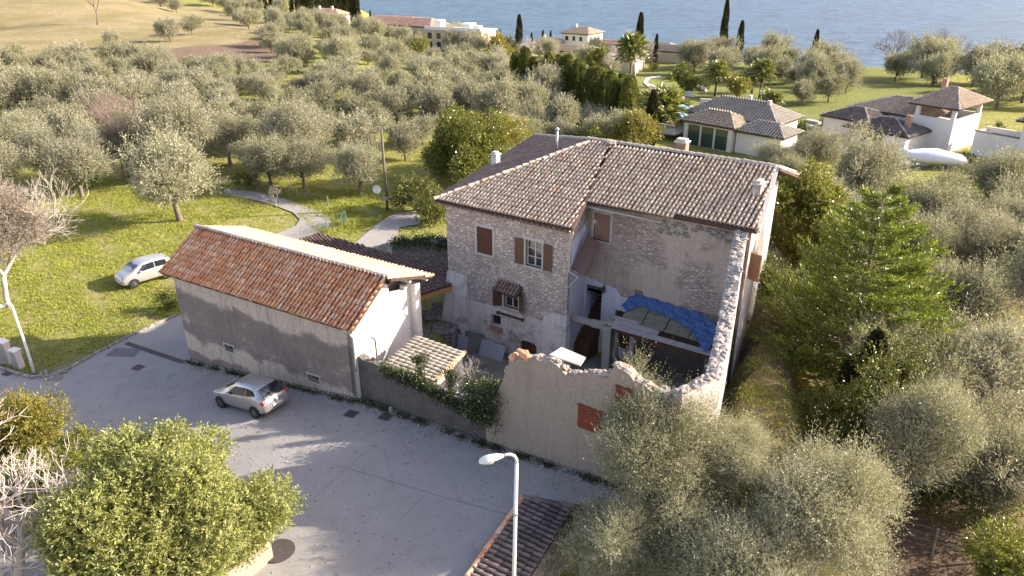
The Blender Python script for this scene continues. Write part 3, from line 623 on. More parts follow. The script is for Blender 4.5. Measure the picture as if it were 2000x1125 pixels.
# stair seen through the doorway
mb = MB()
for i in range(12): mb.box(HF, -.2, .58, NM - 1.15 + i * .24, NM - 1.15 + (i + 1) * .24 + .01, 1.6, 2.55 + i * .155)
mb.build('stairs', 'wood', house)
mb = MB(); mb.prism([HF(-.43, NM - 1.3, 1.5), HF(-.43, NM - 1.3, 3.0), HF(-.43, NM - .3, 4.1), HF(-.43, NM, 5.0), HF(-.43, NM, 1.5)], HF(.1, 0, 0) - HF(0, 0, 0)); mb.prism([HF(-.43, NM + .5, 1.5), HF(-.43, NM + .5, 6), HF(-.43, NM + 2.1, 6), HF(-.43, NM + 2.1, 1.5)], HF(.08, 0, 0) - HF(0, 0, 0))
mb.build('stair_wall', 'whitewash', house)
mb = MB(); lp = HF(.75, NM - .12, 5.1); mb.tube([lp, lp + np.array([0, 0, .1]), lp + np.array([0, 0, .35]), lp + np.array([0, 0, .42])], [.03, .09, .1, .02], 6); mb.bar(lp + np.array([0, 0, .4]), HF(.75, NM, 5.55), .03); mb.build('wall_lantern', 'iron', house)
# side lean-to canopy under the verge, hung on the wing's side wall
mb = MB(); mb.hexa([HF(.02, .35, 6.95), HF(.75, .2, 6.75), HF(.75, 1.6, 7.9), HF(.02, 1.7, 8.1), HF(.02, .35, 7.03), HF(.75, .2, 6.83), HF(.75, 1.6, 7.98), HF(.02, 1.7, 8.18)]); mb.build('side_canopy', 'gutter', house)
mb = MB(); mb.tube([HF(.34, -.28, 8.95), HF(.12, -.12, 8.5), HF(.1, -.12, 7.0), HF(.45, .1, 6.7), HF(.12, -.1, 6.2)], .04, 6); mb.build('downpipe', 'lintel', house)
mb = MB(); mb.tube([HF(-.2, NM - .06, 9.5), HF(-.2, NM - .06, 5.9)], .04, 6); mb.build('downpipe', 'metal', house)
mb = MB(); mb.bar(HF(-.1, 1.55, 9.62), HF(3.7, 1.62, 9.55), .1, .09); mb.build('gutter', 'metal', house)
mb = MB(); mb.hexa([HF(7.45, NM - .1, 7.55), HF(7.95, NM - .3, 7.55), HF(7.98, NM - .25, 7.55), HF(7.5, NM, 7.55), HF(7.45, NM - .1, 8.75), HF(7.95, NM - .3, 8.75), HF(7.98, NM - .25, 8.75), HF(7.5, NM, 8.75)]); mb.build('shutter', 'woodlight', house)['label'] = 'slatted shutter sticking out past the right corner'
mb = MB()
for i in range(46):
    s = rnd.uniform(3.2, 7.2); mb.rock(HF(s, NM - .01, 9.45 - rnd.random() * .75 * (1 if s < 5 else .6)), .16, .06, .1, .25, math.atan2(HD[1], HD[0]))
mb.build('exposed_stones', 'drystone', house)
# ---------------------------------------------------------------- yard: ruined enclosure
def ruinwall(name, mb_mat, F, top, n0, thick, z0, root, capmat='rock', capr=.17, outward=-1):
    mb = MB(); prof = []
    for i in range(len(top) - 1):
        (s0, t0), (s1, t1) = top[i], top[i + 1]; k = max(1, int((s1 - s0) / .25))
        for j in range(k): f = j / k; prof.append((s0 + (s1 - s0) * f, t0 + (t1 - t0) * f + (rnd.uniform(-.07, .07) if 0 < i + j else 0)))
    prof.append(top[-1])
    for i in range(len(prof) - 1):
        (a, ta), (b_, tb) = prof[i], prof[i + 1]
        mb.hexa([F(a, n0, z0), F(b_, n0, z0), F(b_, n0 + thick, z0), F(a, n0 + thick, z0), F(a, n0, ta), F(b_, n0, tb), F(b_, n0 + thick, tb), F(a, n0 + thick, ta)])
    o = mb.build(name, mb_mat, root); cb = MB()
    for i in range(len(prof) - 1):
        (a, ta), (b_, tb) = prof[i], prof[i + 1]
        for q in range(5 if capr > .16 else 2):
            f = rnd.random(); cb.rock(F(a + (b_ - a) * f, n0 + rnd.uniform(.08, thick - .08), ta + (tb - ta) * f + rnd.uniform(-.05, .05)), capr * rnd.uniform(.5, 1), capr * rnd.uniform(.45, .8), capr * rnd.uniform(.3, .55), .3)
    cb.build('rubble_capping', capmat, o); return o
ruin = thing('ruined_wall', 'tall ruined rendered wall with crumbling pale top and two red shutters', 'wall', HE(4, -7.04, 1.9))
top = [(.25, 3.7), (.75, 4.3), (1.1, 5.2), (1.35, 6.0), (1.75, 6.35), (2.9, 6.65), (3.5, 6.6), (3.9, 6.3), (4.5, 6.5), (5.1, 6.75), (5.5, 6.75), (5.75, 7.25), (6.1, 7.3), (6.6, 6.95), (7.2, 6.85), (7.9, 6.85), (8.26, 7.05)]
ruinwall('wall', 'encl', HE, top, -7.04, .45, .8, ruin)
C1 = HE(8.26, -7.04, 0); C2 = HE(9.0, -5.3, 0); dd = (C2 - C1)[:2]; L1 = np.linalg.norm(dd); dd /= L1; F2 = frame(C1, dd, (-dd[1], dd[0]))
ruinwall('wall', 'side', F2, [(0, 7.05), (.5, 7.0), (1.1, 7.15), (L1 + .02, 7.1)], 0, .42, .5, ruin)
C3 = HF(7.2, 2.35, 0); d3 = (C3 - C2)[:2]; L3 = np.linalg.norm(d3); d3 /= L3; F3 = frame(C2, d3, (-d3[1], d3[0]))
ruinwall('wall', 'side', F3, [(0, 7.1), (1, 7.0), (2.5, 6.9), (4, 7.05), (5.2, 7.3), (6.0, 7.7), (6.8, 8.4), (L3, 9.0)], 0, .55, .5, ruin, 'rockblue', .19)
for (s0, s1, z0, z1) in ((4.47, 5.4, 4.36, 5.3), (5.91, 6.5, 5.68, 6.6)):
    mb = MB(); mb.box(HE, s0, s1, -7.12, -7.06, z0, z1); sh = mb.build('shutter', 'red', ruin); mb = MB()
    mb.box(HE, s0 - .03, s1 + .03, -7.14, -7.04, z1, z1 + .04); mb.build('head_rail', 'red', sh)
    for zl in (z0 + .12, z1 - .2): mb = MB(); mb.box(HE, s0 + .02, s1 - .02, -7.145, -7.122, zl, zl + .06); mb.build('ledge', 'red', sh)
mb = MB(); a = HE(2.75, -6.95, 6.62); mb.hexa([HE(3.0, -6.75, 6.72), HE(4.2, -6.55, 6.55), HE(4.2, -6.15, 6.7), HE(3.2, -6.2, 6.85), HE(3.0, -6.75, 6.77), HE(4.2, -6.55, 6.6), HE(4.2, -6.15, 6.75), HE(3.2, -6.2, 6.9)])
tag(mb.build('white_sheet_panel', 'whitegrey'), 'white rigid sheet lying on top of the ruined wall', 'panel')
mb = MB(); mb.rock(HE(2.0, -6.85, 6.5), .45, .2, .12); mb.rock(HE(1.5, -6.85, 6.25), .3, .2, .12); tag(mb.build('roof_tile', 'tilered'), 'red tile fragments on the left end of the ruined wall top', 'tiles')
# street wall
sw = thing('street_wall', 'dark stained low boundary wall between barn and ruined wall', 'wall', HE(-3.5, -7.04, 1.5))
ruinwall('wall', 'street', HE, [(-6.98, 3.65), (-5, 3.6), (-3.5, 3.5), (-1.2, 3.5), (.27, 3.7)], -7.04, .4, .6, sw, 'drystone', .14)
# pillar, beam, planked shed roof, tarp
pil = thing('stone_pillar', 'broken grey stone pillar standing in the yard', 'pillar', HF(1.85, .75, 1.95))
mb = MB(); F4 = frame(HF(1.85, .75, 0), HD, HN); mb.box(F4, -.2, .22, -.2, .2, .3, ZH(4.35)); p_ = mb.build('shaft', 'concrete', pil); mb = MB()
for i in range(9): mb.rock(F4(rnd.uniform(-.2, .25), rnd.uniform(-.15, .15), ZH(4.4) + rnd.uniform(0, .15)), .14, .12, .09)
mb.build('broken_top', 'rock', pil)
mb = MB(); mb.bar(HF(-.1, .55, 4.35), HF(1.05, .6, 4.3), .22, .26); mb.bar(HF(1.05, .6, 4.3), HF(1.75, .7, 4.28), .26, .34); tag(mb.build('lintel_beam', 'concrete'), 'weathered grey beam from the house corner to the stone pillar', 'beam')
shed = thing('plank_shed', 'open yard shed roofed with old grey planks under a blue tarp', 'shed', HF(4.5, 1.2, 2))
ZF = lambda n: 4.45 + (n - .55) * .5
SF = lambda s, n, k: HF(s, n, ZF(n) + k)
mb = MB(); pan = [(2.35, 3.35, .95, 2.15), (3.4, 4.45, .95, 2.3), (4.5, 5.6, .95, 2.3), (5.65, 6.95, .95, 2.35)]
for a, b_, c, d in pan:
    for i in range(8):
        n0, n1 = c + (d - c) * i / 8 + .012, c + (d - c) * (i + 1) / 8; z = rnd.uniform(0, .02)
        mb.hexa([SF(a, n0, z), SF(b_, n0, z), SF(b_, n1, z), SF(a, n1, z), SF(a, n0, z + .04), SF(b_, n0, z + .04), SF(b_, n1, z + .04), SF(a, n1, z + .04)])
mb.build('roof_boards', 'oldwood', shed)
mb = MB(); P0 = lambda a, b_, c, d, z: mb.hexa([SF(a, c, z), SF(b_, c, z), SF(b_, d, z), SF(a, d, z), SF(a, c, z + .04), SF(b_, c, z + .04), SF(b_, d, z + .04), SF(a, d, z + .04)])
P0(2.1, 7.0, .45, .68, .0); P0(2.1, 4.3, .70, .92, .02); P0(2.0, 3.2, .93, 1.06, .03); mb.build('edge_planks', 'greyboard', shed)
mb = MB(); P0(2.2, 7.05, .5, .62, -.2); P0(3, 3.12, .5, 2.3, -.12); P0(4.9, 5.02, .5, 2.3, -.12); mb.bar(HF(7.0, .5, 4.4), HF(6.6, 2.3, 5.5), .12); mb.build('rafters', 'wood', shed)
for s in (2.3, 6.6): mb = MB(); mb.box(HF, s, s + .14, .55, .69, .6, 4.2); mb.build('post', 'oldwood', shed)
TN = []; nx, ny = 44, 12      # tarp: a folded strip draped along the wall side and down the right edge
path_ = [(2.25, 1.45), (2.6, 2.1), (3.3, 2.05), (4.2, 1.95), (5.2, 1.85), (5.9, 1.65), (6.35, 1.3), (6.45, .9), (6.6, .5)]
wd_ = [.22, .34, .26, .34, .36, .5, .5, .32, .08]
nx, ny = 90, 26; vs = []
def cr(x, y):  # creases: sums of folded ridges
    s = 0
    for a_, f_, p_ in ((.3, 3.1, 0), (1.2, 4.7, 1), (2.0, 6.1, 2), (2.7, 8.3, 3), (.8, 11.7, 4), (1.7, 15., 5)): s += abs(math.sin((x * math.cos(a_) + y * math.sin(a_)) * f_ + p_ + 1.3 * math.sin(y * 2.1 + p_))) / f_
    return s
for i in range(nx):
    f = i / (nx - 1) * (len(path_) - 1); k = min(int(f), len(path_) - 2); r_ = f - k
    cx, cy = [path_[k][q] * (1 - r_) + path_[k + 1][q] * r_ for q in (0, 1)]; tx, ty = [path_[k + 1][q] - path_[k][q] for q in (0, 1)]; tl = math.hypot(tx, ty); tx /= tl; ty /= tl
    ww = wd_[k] * (1 - r_) + wd_[k + 1] * r_; edg = 1 + .12 * math.sin(i * .31) + .08 * math.sin(i * .83 + 1)
    for j in range(ny):
        e = (j / (ny - 1) * 2 - 1) * ww * edg; s, n = cx - ty * e, min(cy + tx * e, 2.36)
        vs.append(SF(s, n, .065 + .13 * cr(s * 1.6, n * 1.6) - .02 + rnd.uniform(0, .006)))
mb = MB(); mb.add(vs, [(i * ny + j, i * ny + j + 1, (i + 1) * ny + j + 1, (i + 1) * ny + j) for i in range(nx - 1) for j in range(ny - 1)])
tag(mb.build('blue_tarp', 'tarp'), 'crumpled blue tarp draped over the planked shed roof', 'tarp')
# things in the dark under and before the shed
mb = MB(); c = HF(4.6, -.9, 0); c[2] = 0; dzc = -1.35; c = c + np.array([0, 0, dzc]); mb.tube([c + np.array([0, 0, 2.0 + .5]), c + np.array([.05, -.02, 2.75])], [.6, .6], 16); wt = mb.build('table_top', 'wood'); tag(wt, 'round reddish wooden cable drum lying in the dark yard', 'cable drum')
wt.name = 'cable_drum'; mb = MB(); mb.tube([c + np.array([0, 0, 2.0]), c + np.array([0, 0, 2.5])], .25, 12); mb.build('drum_core', 'wood', wt); mb = MB(); mb.tube([c + np.array([0, 0, 1.9]), c + np.array([0, 0, 2.0])], .6, 16); mb.build('lower_disc', 'wood', wt)
mb = MB(); mb.box(HF, 4.4, 5.2, -2.2, -1.7, 1.7, 2.3); tag(mb.build('stone_block', 'rock'), 'grey stone block beside the cable drum', 'block')
bs = thing('brick_stack', 'stack of dark red hollow bricks in the yard by the right wall', 'bricks', HF(6.6, -2.5, 1.9))
for i in range(3): mb = MB(); mb.box(HF, 6.0, 7.6, -3.2 + i * .5, -2.75 + i * .5, 1.9, 2.7 + .35 * i); mb.build('brick_row', 'red', bs)
for (s0, n0, w_, h_, lean, lab) in ((-5.65, -1.35, .62, 1.15, .25, 'narrow grey slab leaning on the left buttress'), (-4.55, -1.0, 1.45, .95, .45, 'wide grey slab leaning on the house wall by the arched door')):
    z0 = 1.3; mb = MB(); mb.hexa([HF(s0, n0, z0), HF(s0 + w_, n0, z0), HF(s0 + w_, n0 + .05, z0), HF(s0, n0 + .05, z0), HF(s0, n0 + lean, z0 + h_), HF(s0 + w_, n0 + lean, z0 + h_), HF(s0 + w_, n0 + lean + .05, z0 + h_), HF(s0, n0 + lean + .05, z0 + h_)])
    tag(mb.build('stone_slab', 'greyslab'), lab, 'slab')
# ---------------------------------------------------------------- the barn
BD = (.866, -.5); BN = (.5, .866); BR = np.array([-7.0767, 28.5547, 0.]); BF = frame(BR, BD, BN)
barn = thing('barn', 'long barn with orange-red tiled roof and dark-stained plaster wall beside the road', 'barn', BF(-6, 2.3, .8))
bh = [(-8.85, -8.2, 1.62, 1.98), (-3.1, -2.35, 1.62, 1.98)]
mb = MB(); wallholes(mb, BF, -11.95, 0, -.3, 5.32, bh, .3); mb.quad(BF(-11.95, 4.6, -.3), BF(-11.95, 0, -.3), BF(-11.95, 0, 5.3), BF(-11.95, 4.6, 5.8)); mb.poly([BF(-11.95, 0, 5.3), BF(-11.95, 4.6, 5.8), BF(-11.95, 2.2, 6.75)]); mb.build('wall', 'barn', barn)
mb = MB(); mb.prism([BF(-.3, 0, .6), BF(-.3, 4.6, .6), BF(-.3, 4.6, 5.72), BF(-.3, 3.9, 5.72), BF(-.3, 3.85, 5.5), BF(-.3, 2.75, 5.75), BF(-.3, 2.65, 6.3), BF(-.3, 2.2, 6.62), BF(-.3, .75, 5.75), BF(-.3, .6, 5.2), BF(-.3, .45, 5.2), BF(-.3, .4, 5.5), BF(-.3, 0, 5.3)], BF(.3, 0, 0) - BF(0, 0, 0)); mb.build('wall', 'barnwhite', barn)['label'] = 'bright white gable end wall'
mb = MB(); mb.quad(BF(-11.9, 4.58, .3), BF(-.3, 4.58, .3), BF(-.3, 4.58, 5.3), BF(-11.9, 4.58, 5.8)); mb.quad(BF(-.9, .1, 1), BF(-.9, 4.5, 1), BF(-.9, 4.5, 5.75), BF(-.9, .1, 5.3)); mb.build('back_wall', 'barn', barn)
mb = MB(); mb.box(BF, -.3, .35, 4.25, 4.62, .6, 5.7); mb.build('corner_pier', 'barnwhite', barn)
for h in bh:
    mb = MB(); mb.box(BF, h[0] - .07, h[1] + .07, -.03, .05, h[2] - .09, h[2]); mb.box(BF, h[0] - .07, h[1] + .07, -.03, .05, h[3], h[3] + .08); mb.box(BF, h[0] - .07, h[0], -.02, .05, h[2], h[3]); mb.box(BF, h[1], h[1] + .07, -.02, .05, h[2], h[3])
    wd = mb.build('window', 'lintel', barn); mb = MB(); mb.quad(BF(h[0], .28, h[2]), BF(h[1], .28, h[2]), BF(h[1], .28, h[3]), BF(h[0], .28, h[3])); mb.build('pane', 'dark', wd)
RZ = lambda s: 6.95 + (-.012) * (s + 6) + .07 * math.sin((s + 12) * .55)
def broof(nm, n_e, z_e, n_r, s0, s1, mat, w_, parts=1):
    return roof(nm, [BF(s0, n_e, z_e), BF(s1, n_e, z_e), BF(s1, n_r, 6.9), BF(s0, n_r, 7.0)], (*BD, 0), mat, barn, w=w_, l=.33, jit=1.3)
r1 = broof('roof', -.38, 5.33, 2.22, -12.45, .35, 'tilered', .225)
r2 = roof('roof', [BF(-12.4, 5.25, 5.95), BF(.75, 5.25, 5.95), BF(.6, 2.25, 6.9), BF(-12.45, 2.25, 7.0)], (*BD, 0), 'tilesunlit', barn, w=.225, l=.33, jit=1.3)
ridge('ridge_tiles', BF(-12.45, 2.24, 7.02), BF(.5, 2.24, 6.93), 'tilepale', r1, .12)
mb = MB(); mb.bar(BF(-.2, -.3, 5.25), BF(.4, -.3, 5.25), .1); mb.bar(BF(.25, 5.1, 5.83), BF(.45, 2.3, 6.75), .1, .12); mb.bar(BF(.2, -.3, 5.15), BF(.2, 2.2, 6.7), .1, .12)
for n_ in (4.9, 3.6): mb.bar(BF(-.5, n_, 5.8 + (4.9 - n_) * .3), BF(.6, n_, 5.8 + (4.9 - n_) * .3), .12)
mb.build('roof_timbers', 'lintel', barn)
mb = MB(); mb.tube([BF(.0, -.12, 5.0), BF(.12, -.1, 4.85), BF(.12, -.08, 3.1)], .05, 8); mb.build('downpipe', 'metal', barn)
mb = MB(); mb.tube([BF(.9, .5, 3.2), BF(.9, .5, 4.6), BF(.8, .5, 4.72), BF(.68, .5, 4.72)], .035, 6); tag(mb.build('vent_pipe', 'iron'), 'thin bent vent pipe standing before the white gable', 'pipe')
mb = MB(); prev = None
for i in range(60): s = -11.9 + i * .2; mb.rock(BF(s, -.08, gz(*BF(s, 0, 0)[:2]) + .05), .16, .1, rnd.uniform(.06, .16))
mb.build('wall_foot', 'drystone', barn)
# low lean-to between barn and yard
L1_ = onz(814, 655, 3.75); L2_ = onz(908, 688, 3.55); L3_ = onz(850, 745, 3.35); L4_ = onz(738, 712, 3.55)
lt = thing('lean_to', 'low lean-to with pale ribbed tile roof against the white gable', 'shed', (L3_ + L1_) / 2 * np.array([1, 1, 0]) + np.array([0, 0, 1.6]))
L4_ = np.array(L1_) + np.array(L3_) - np.array(L2_); L4_ = L4_ + (L4_ - L1_) * .12
L3_ = L3_ + (L3_ - L2_) * .0
ld_ = L2_ - L1_
roof('roof', [L4_, L3_, L2_, L1_], tuple((L3_ - L2_) / np.linalg.norm(L3_ - L2_)), 'tilepale', lt, w=.235, l=.33)
mb = MB(); dz = np.array([0, 0, -2.1]); ins = (L1_ + L3_) / 2; q = [p * .92 + ins * .08 for p in (L4_, L3_, L2_, L1_)]
for i in (0, 1): a, b_ = q[i] - np.array([0, 0, .14]), q[i + 1] - np.array([0, 0, .14]); mb.quad(a + dz, b_ + dz, b_, a)
mb.build('wall', 'barnwhite', lt); ridge('edge_tiles', L3_, L2_, 'tilered', lt, .12)
# tiled canopy behind the barn
K = [onz(812, 578, 3.45), onz(908, 548, 3.55), onz(892, 518, 4.05), onz(622, 455, 4.20)]; K.append(onz(560, 500, 3.40)); 
K = [K[0], K[1], K[2], K[3], K[4]]
cn = thing('tiled_canopy', 'brown-tiled canopy on timber beams between barn and house', 'canopy', (K[0][0], K[0][1] + 1, .8))
nn_ = np.cross(K[1] - K[0], K[3] - K[0]); K[2][2] = K[0][2] - ((K[2] - K[0])[:2] @ nn_[:2]) / nn_[2]; K[4][2] = K[0][2] - ((K[4] - K[0])[:2] @ nn_[:2]) / nn_[2]
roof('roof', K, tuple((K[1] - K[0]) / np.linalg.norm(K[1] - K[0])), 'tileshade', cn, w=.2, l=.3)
mb = MB(); z_ = np.array([0, 0, -.2]); mb.bar(K[0] + z_, K[1] + z_, .16, .24); bm_ = mb.build('beam', 'beam', cn); mb = MB(); dr = (K[3] - K[1]) / np.linalg.norm(K[3] - K[1])
mb.bar(K[0] + z_ * 1.9 + dr * 0.1, K[0] + z_ * 1.9 + dr * 5, .14, .2)
for f in (.12, .5, .88): p = K[0] * (1 - f) + K[1] * f; mb.bar(p + z_ * 1.9 + dr * .02, p + z_ * 1.9 + dr * 3.5, .12, .16)
mb.build('rafter', 'beam', cn)
mb = MB(); p = K[0] * .85 + K[1] * .15 + dr * .35; mb.bar(p + np.array([0, 0, -.4]), [p[0], p[1], .6], .22); mb.build('post', 'wood', cn)
mb = MB(); p = K[3]; mb.bar(p - np.array([0, 0, .3]), [p[0], p[1], 0], .18); mb.build('post', 'wood', cn)
for k, (u, v, lab) in enumerate(((842, 628, 'left pallet of stacked roofing stones under the canopy'), (868, 655, 'front pallet of stacked roofing stones beside the house buttress'), (868, 612, 'rear pallet of stacked stones under pale plastic sheet'))):
    c = onz(u, v, .9); st = thing('stone_stack', lab, 'stone stack', (c[0], c[1], .3)); mb = MB()
    for l_ in range(5):
        for i in range(4):
            for j in range(3): mb.rock([c[0] - .5 + i * .33 + rnd.uniform(-.06, .06), c[1] - .4 + j * .36 + rnd.uniform(-.06, .06), c[2] - .55 + l_ * .24], .24, .2, .15, .2)
    mb.build('stones', 'sack', st)
# ivy-topped garden wall behind
gw = thing('garden_wall', 'dry stone garden wall behind the canopy topped with ivy', 'wall', onz(830, 500, .5))
a = onz(765, 478, 2.6); b_ = onz(892, 470, 2.9); d_ = (b_ - a)[:2]; L_ = np.linalg.norm(d_); d_ /= L_; GF = frame(a, d_, (-d_[1], d_[0]))
ruinwall('wall', 'drystone', GF, [(0, 2.6), (L_, 2.9)], 0, .5, 0, gw, 'drystone', .2)
c_ = onz(715, 485, 2.0); d2_ = (c_ - a)[:2]; L2 = np.linalg.norm(d2_); d2_ /= L2; GF2 = frame(a, d2_, (d2_[1], -d2_[0])); ruinwall('wall', 'side', GF2, [(0, 2.6), (L2, 1.9)], 0, .4, 0, gw, 'rock', .18)
# small tiled shed by the lamp
T = [onz(1045, 1140, 2.3), onz(1120, 990, 2.55), onz(1021, 972, 2.7), onz(912, 1125, 2.45)]
T[3] = T[3] + (T[3] - T[2]) * .4; T[0] = T[1] + (T[3] - T[2])
hs_ = thing('tiled_hut', 'small hut with dark brown tile roof at the road edge beside the lamp', 'hut', (T[1] + T[3]) / 2 * np.array([1, 1, 0]) + np.array([0, 0, 2.1]))
nrm = np.cross(T[1] - T[0], T[3] - T[0]); T[2][2] = T[0][2] - ((T[2] - T[0])[:2] @ nrm[:2]) / nrm[2]
roof('roof', [T[3], T[0], T[1], T[2]], tuple((T[2] - T[3]) / np.linalg.norm(T[2] - T[3])), 'tiledk', hs_, w=.22, l=.34, jit=.6)
ridge('edge_tiles', T[2], T[1], 'tiledk', hs_, .12); ridge('edge_tiles', T[3], T[2], 'tilered', hs_, .09)
mb = MB(); ins = (T[0] + T[2]) / 2; q = [p * .93 + ins * .07 - np.array([0, 0, .16]) for p in T]
for i in range(4): a, b_ = q[i], q[(i + 1) % 4]; mb.quad([a[0], a[1], -1.4], [b_[0], b_[1], -1.4], b_, a)
mb.build('wall', 'drystone', hs_)

# ---------------------------------------------------------------- vegetation
rng = np.random.default_rng(11)
def unit(a): return a / np.maximum(np.linalg.norm(a, axis=-1, keepdims=True), 1e-9)
def leaves(P, D, ln, wd, curl=.0):
    """one diamond quad leaf at each P pointing along D"""
    n = len(P); D = unit(D); rr = unit(rng.normal(size=(n, 3))); Sd = unit(np.cross(D, rr))
    ln = np.broadcast_to(ln, (n,))[:, None] * rng.uniform(.7, 1.3, (n, 1)); wd = np.broadcast_to(wd, (n,))[:, None] * rng.uniform(.7, 1.2, (n, 1))
    V = np.stack([P, P + D * ln * .5 + Sd * wd * .5, P + D * ln, P + D * ln * .5 - Sd * wd * .5], 1).reshape(-1, 3)
    return V
def leafobj(name, V, mat, parent=None):
    n = len(V) // 4; return npmesh(name, V, np.arange(n * 4).reshape(n, 4), mat, parent)
def lobes(nl, rx, rz, zc, shell=.62, flat=.9, wild=0):
    L = []; ph = rng.uniform(0, 6.28, 3); el = rng.uniform(.8, 1.2)
    for i in range(nl):
        d = unit(rng.normal(size=3)); d[2] = d[2] * flat + .12; k = shell * rng.uniform(.45, 1.3) * (1 + wild * (.22 * math.sin(3 * math.atan2(d[1], d[0]) + ph[0]) + .16 * math.sin(5 * math.atan2(d[1], d[0]) + ph[1] + 4 * d[2])))
        L.append((d[0] * rx * k, d[1] * rx * k, zc + d[2] * rz * k, rng.uniform(.34, .66) * rx * .62))
    return L
def shoots_crown(L, nshoot, nleaf, ll, lw, sl, up=.5, droop=0., sprig=0, rad=.65):
    Ps, Ds = [], []
    for (x, y, z, r) in L:
        n = int(nshoot * (r ** 2)); d = unit(rng.normal(size=(n, 3))); c = np.array([x, y, z])
        base = c + d * r * rng.uniform(.25, 1., (n, 1)) ** .6
        sd = unit(d + np.array([0, 0, up]) + rng.normal(size=(n, 3)) * .35); length = sl * rng.uniform(.5, 1.4, (n, 1))
        for k in range(nleaf):
            t = (k + rng.uniform(0, 1, (n, 1))) / nleaf
            p = base + sd * length * t - np.array([0, 0, 1]) * droop * (t * length) ** 2
            Ps.append(p); Ds.append(unit(sd * .9 + rng.normal(size=(n, 3)) * rad))
    if sprig:
        for _ in range(sprig):
            x, y, z, r = L[rng.integers(len(L))]; d = unit(rng.normal(size=3) + [0, 0, .9]); base = np.array([x, y, z]) + d * r * .8; sd = unit(d + [0, 0, .8] + rng.normal(size=3) * .3); m = 16
            tt = np.linspace(0, sl * rng.uniform(1.4, 2.8), m)[:, None]; Ps.append(base + sd * tt + rng.normal(size=(m, 3)) * .02); Ds.append(unit(sd + rng.normal(size=(m, 3)) * .6))
    return leaves(np.concatenate(Ps), np.concatenate(Ds), ll, lw)
def limbs(mb, base, tops, r0, zf, seg=7, wig=.12):
    b = Vector(base); f = b + Vector((rnd.uniform(-.15, .15), rnd.uniform(-.15, .15), zf))
    mb.tube([b - Vector((0, 0, .3)), b + (f - b) * .15, b + (f - b) * .55 + Vector((rnd.uniform(-.06, .06), rnd.uniform(-.06, .06), 0)), f], [r0 * 1.5, r0 * 1.1, r0 * .9, r0 * .8], seg)
    for t in tops:
        t = Vector(t[:3]); L_ = (t - f).length; m1 = f + (t - f) * .35 + Vector((rnd.uniform(-1, 1), rnd.uniform(-1, 1), rnd.uniform(.1, .8))) * wig * L_; m2 = f + (t - f) * .7 + Vector((rnd.uniform(-1, 1), rnd.uniform(-1, 1), rnd.uniform(-.3, 1))) * wig * L_ * .7
        mb.tube([f, m1, m2, t], [r0 * .55, r0 * .38, r0 * .24, r0 * .08], 5)
def clone(root, loc, rz=0, sc=1., label=None, group=None, szz=None):
    r = root.copy(); C.objects.link(r); r.location = tuple(map(float, loc)); r.rotation_euler = (0, 0, rz); r.scale = (sc, sc, szz or sc)
    if label: r['label'] = label
    if group: r['group'] = group
    for ch in list(root.children):
        c = ch.copy(); C.objects.link(c); c.parent = r
        for g_ in ch.children:
            d = g_.copy(); C.objects.link(d); d.parent = c
    return r
def make_olive(k, rx, rz, zc, nl, ns, nleaf, ll, lw, mat, trunk=.16, sl=.5):
    t = thing('olive_tree', 'x', 'olive tree'); L = lobes(nl, rx, rz, zc, .78, wild=1); L = [(x, y, z, r * rng.uniform(.55, 1.2)) for x, y, z, r in L]; V = shoots_crown(L, ns, nleaf, ll, lw, sl * 1.1, sprig=int(10 * nl * (2 if ll < .12 else 1)))
    leafobj('crown', V, mat, t); mb = MB(); limbs(mb, (0, 0, 0), L[:9], trunk, zc - rz * .95); mb.build('trunk', 'bark', t, True); return t
# prototypes are built once; the first placement moves the prototype itself
class Proto:
    def __init__(s, roots): s.r = roots; s.used = [False] * len(roots)
    def put(s, i, loc, rz, sc, label, group=None, szz=None):
        i %= len(s.r); r = s.r[i]
        if not s.used[i]:
            s.used[i] = True; r.location = tuple(map(float, loc)); r.rotation_euler = (0, 0, rz); r.scale = (sc, sc, szz or sc); r['label'] = label
            if group: r['group'] = group
            return r
        return clone(r, loc, rz, sc, label, group, szz)
far_ol = Proto([make_olive(i, 2.25, 1.65, 2.5, 32, 200, 6, .19, .07, 'olive' if i % 2 else 'olive2', .15, .42) for i in range(6)])
mid_ol = Proto([make_olive(i, 2.3, 1.75, 2.75, 40, 400, 7, .14, .042, 'olive2' if i % 2 else 'olive', .17, .5) for i in range(4)])
near_ol = Proto([make_olive(i, 2.4, 1.9, 3.2, 52, 760, 9, .1, .024, 'olive', .2, .55) for i in range(3)])
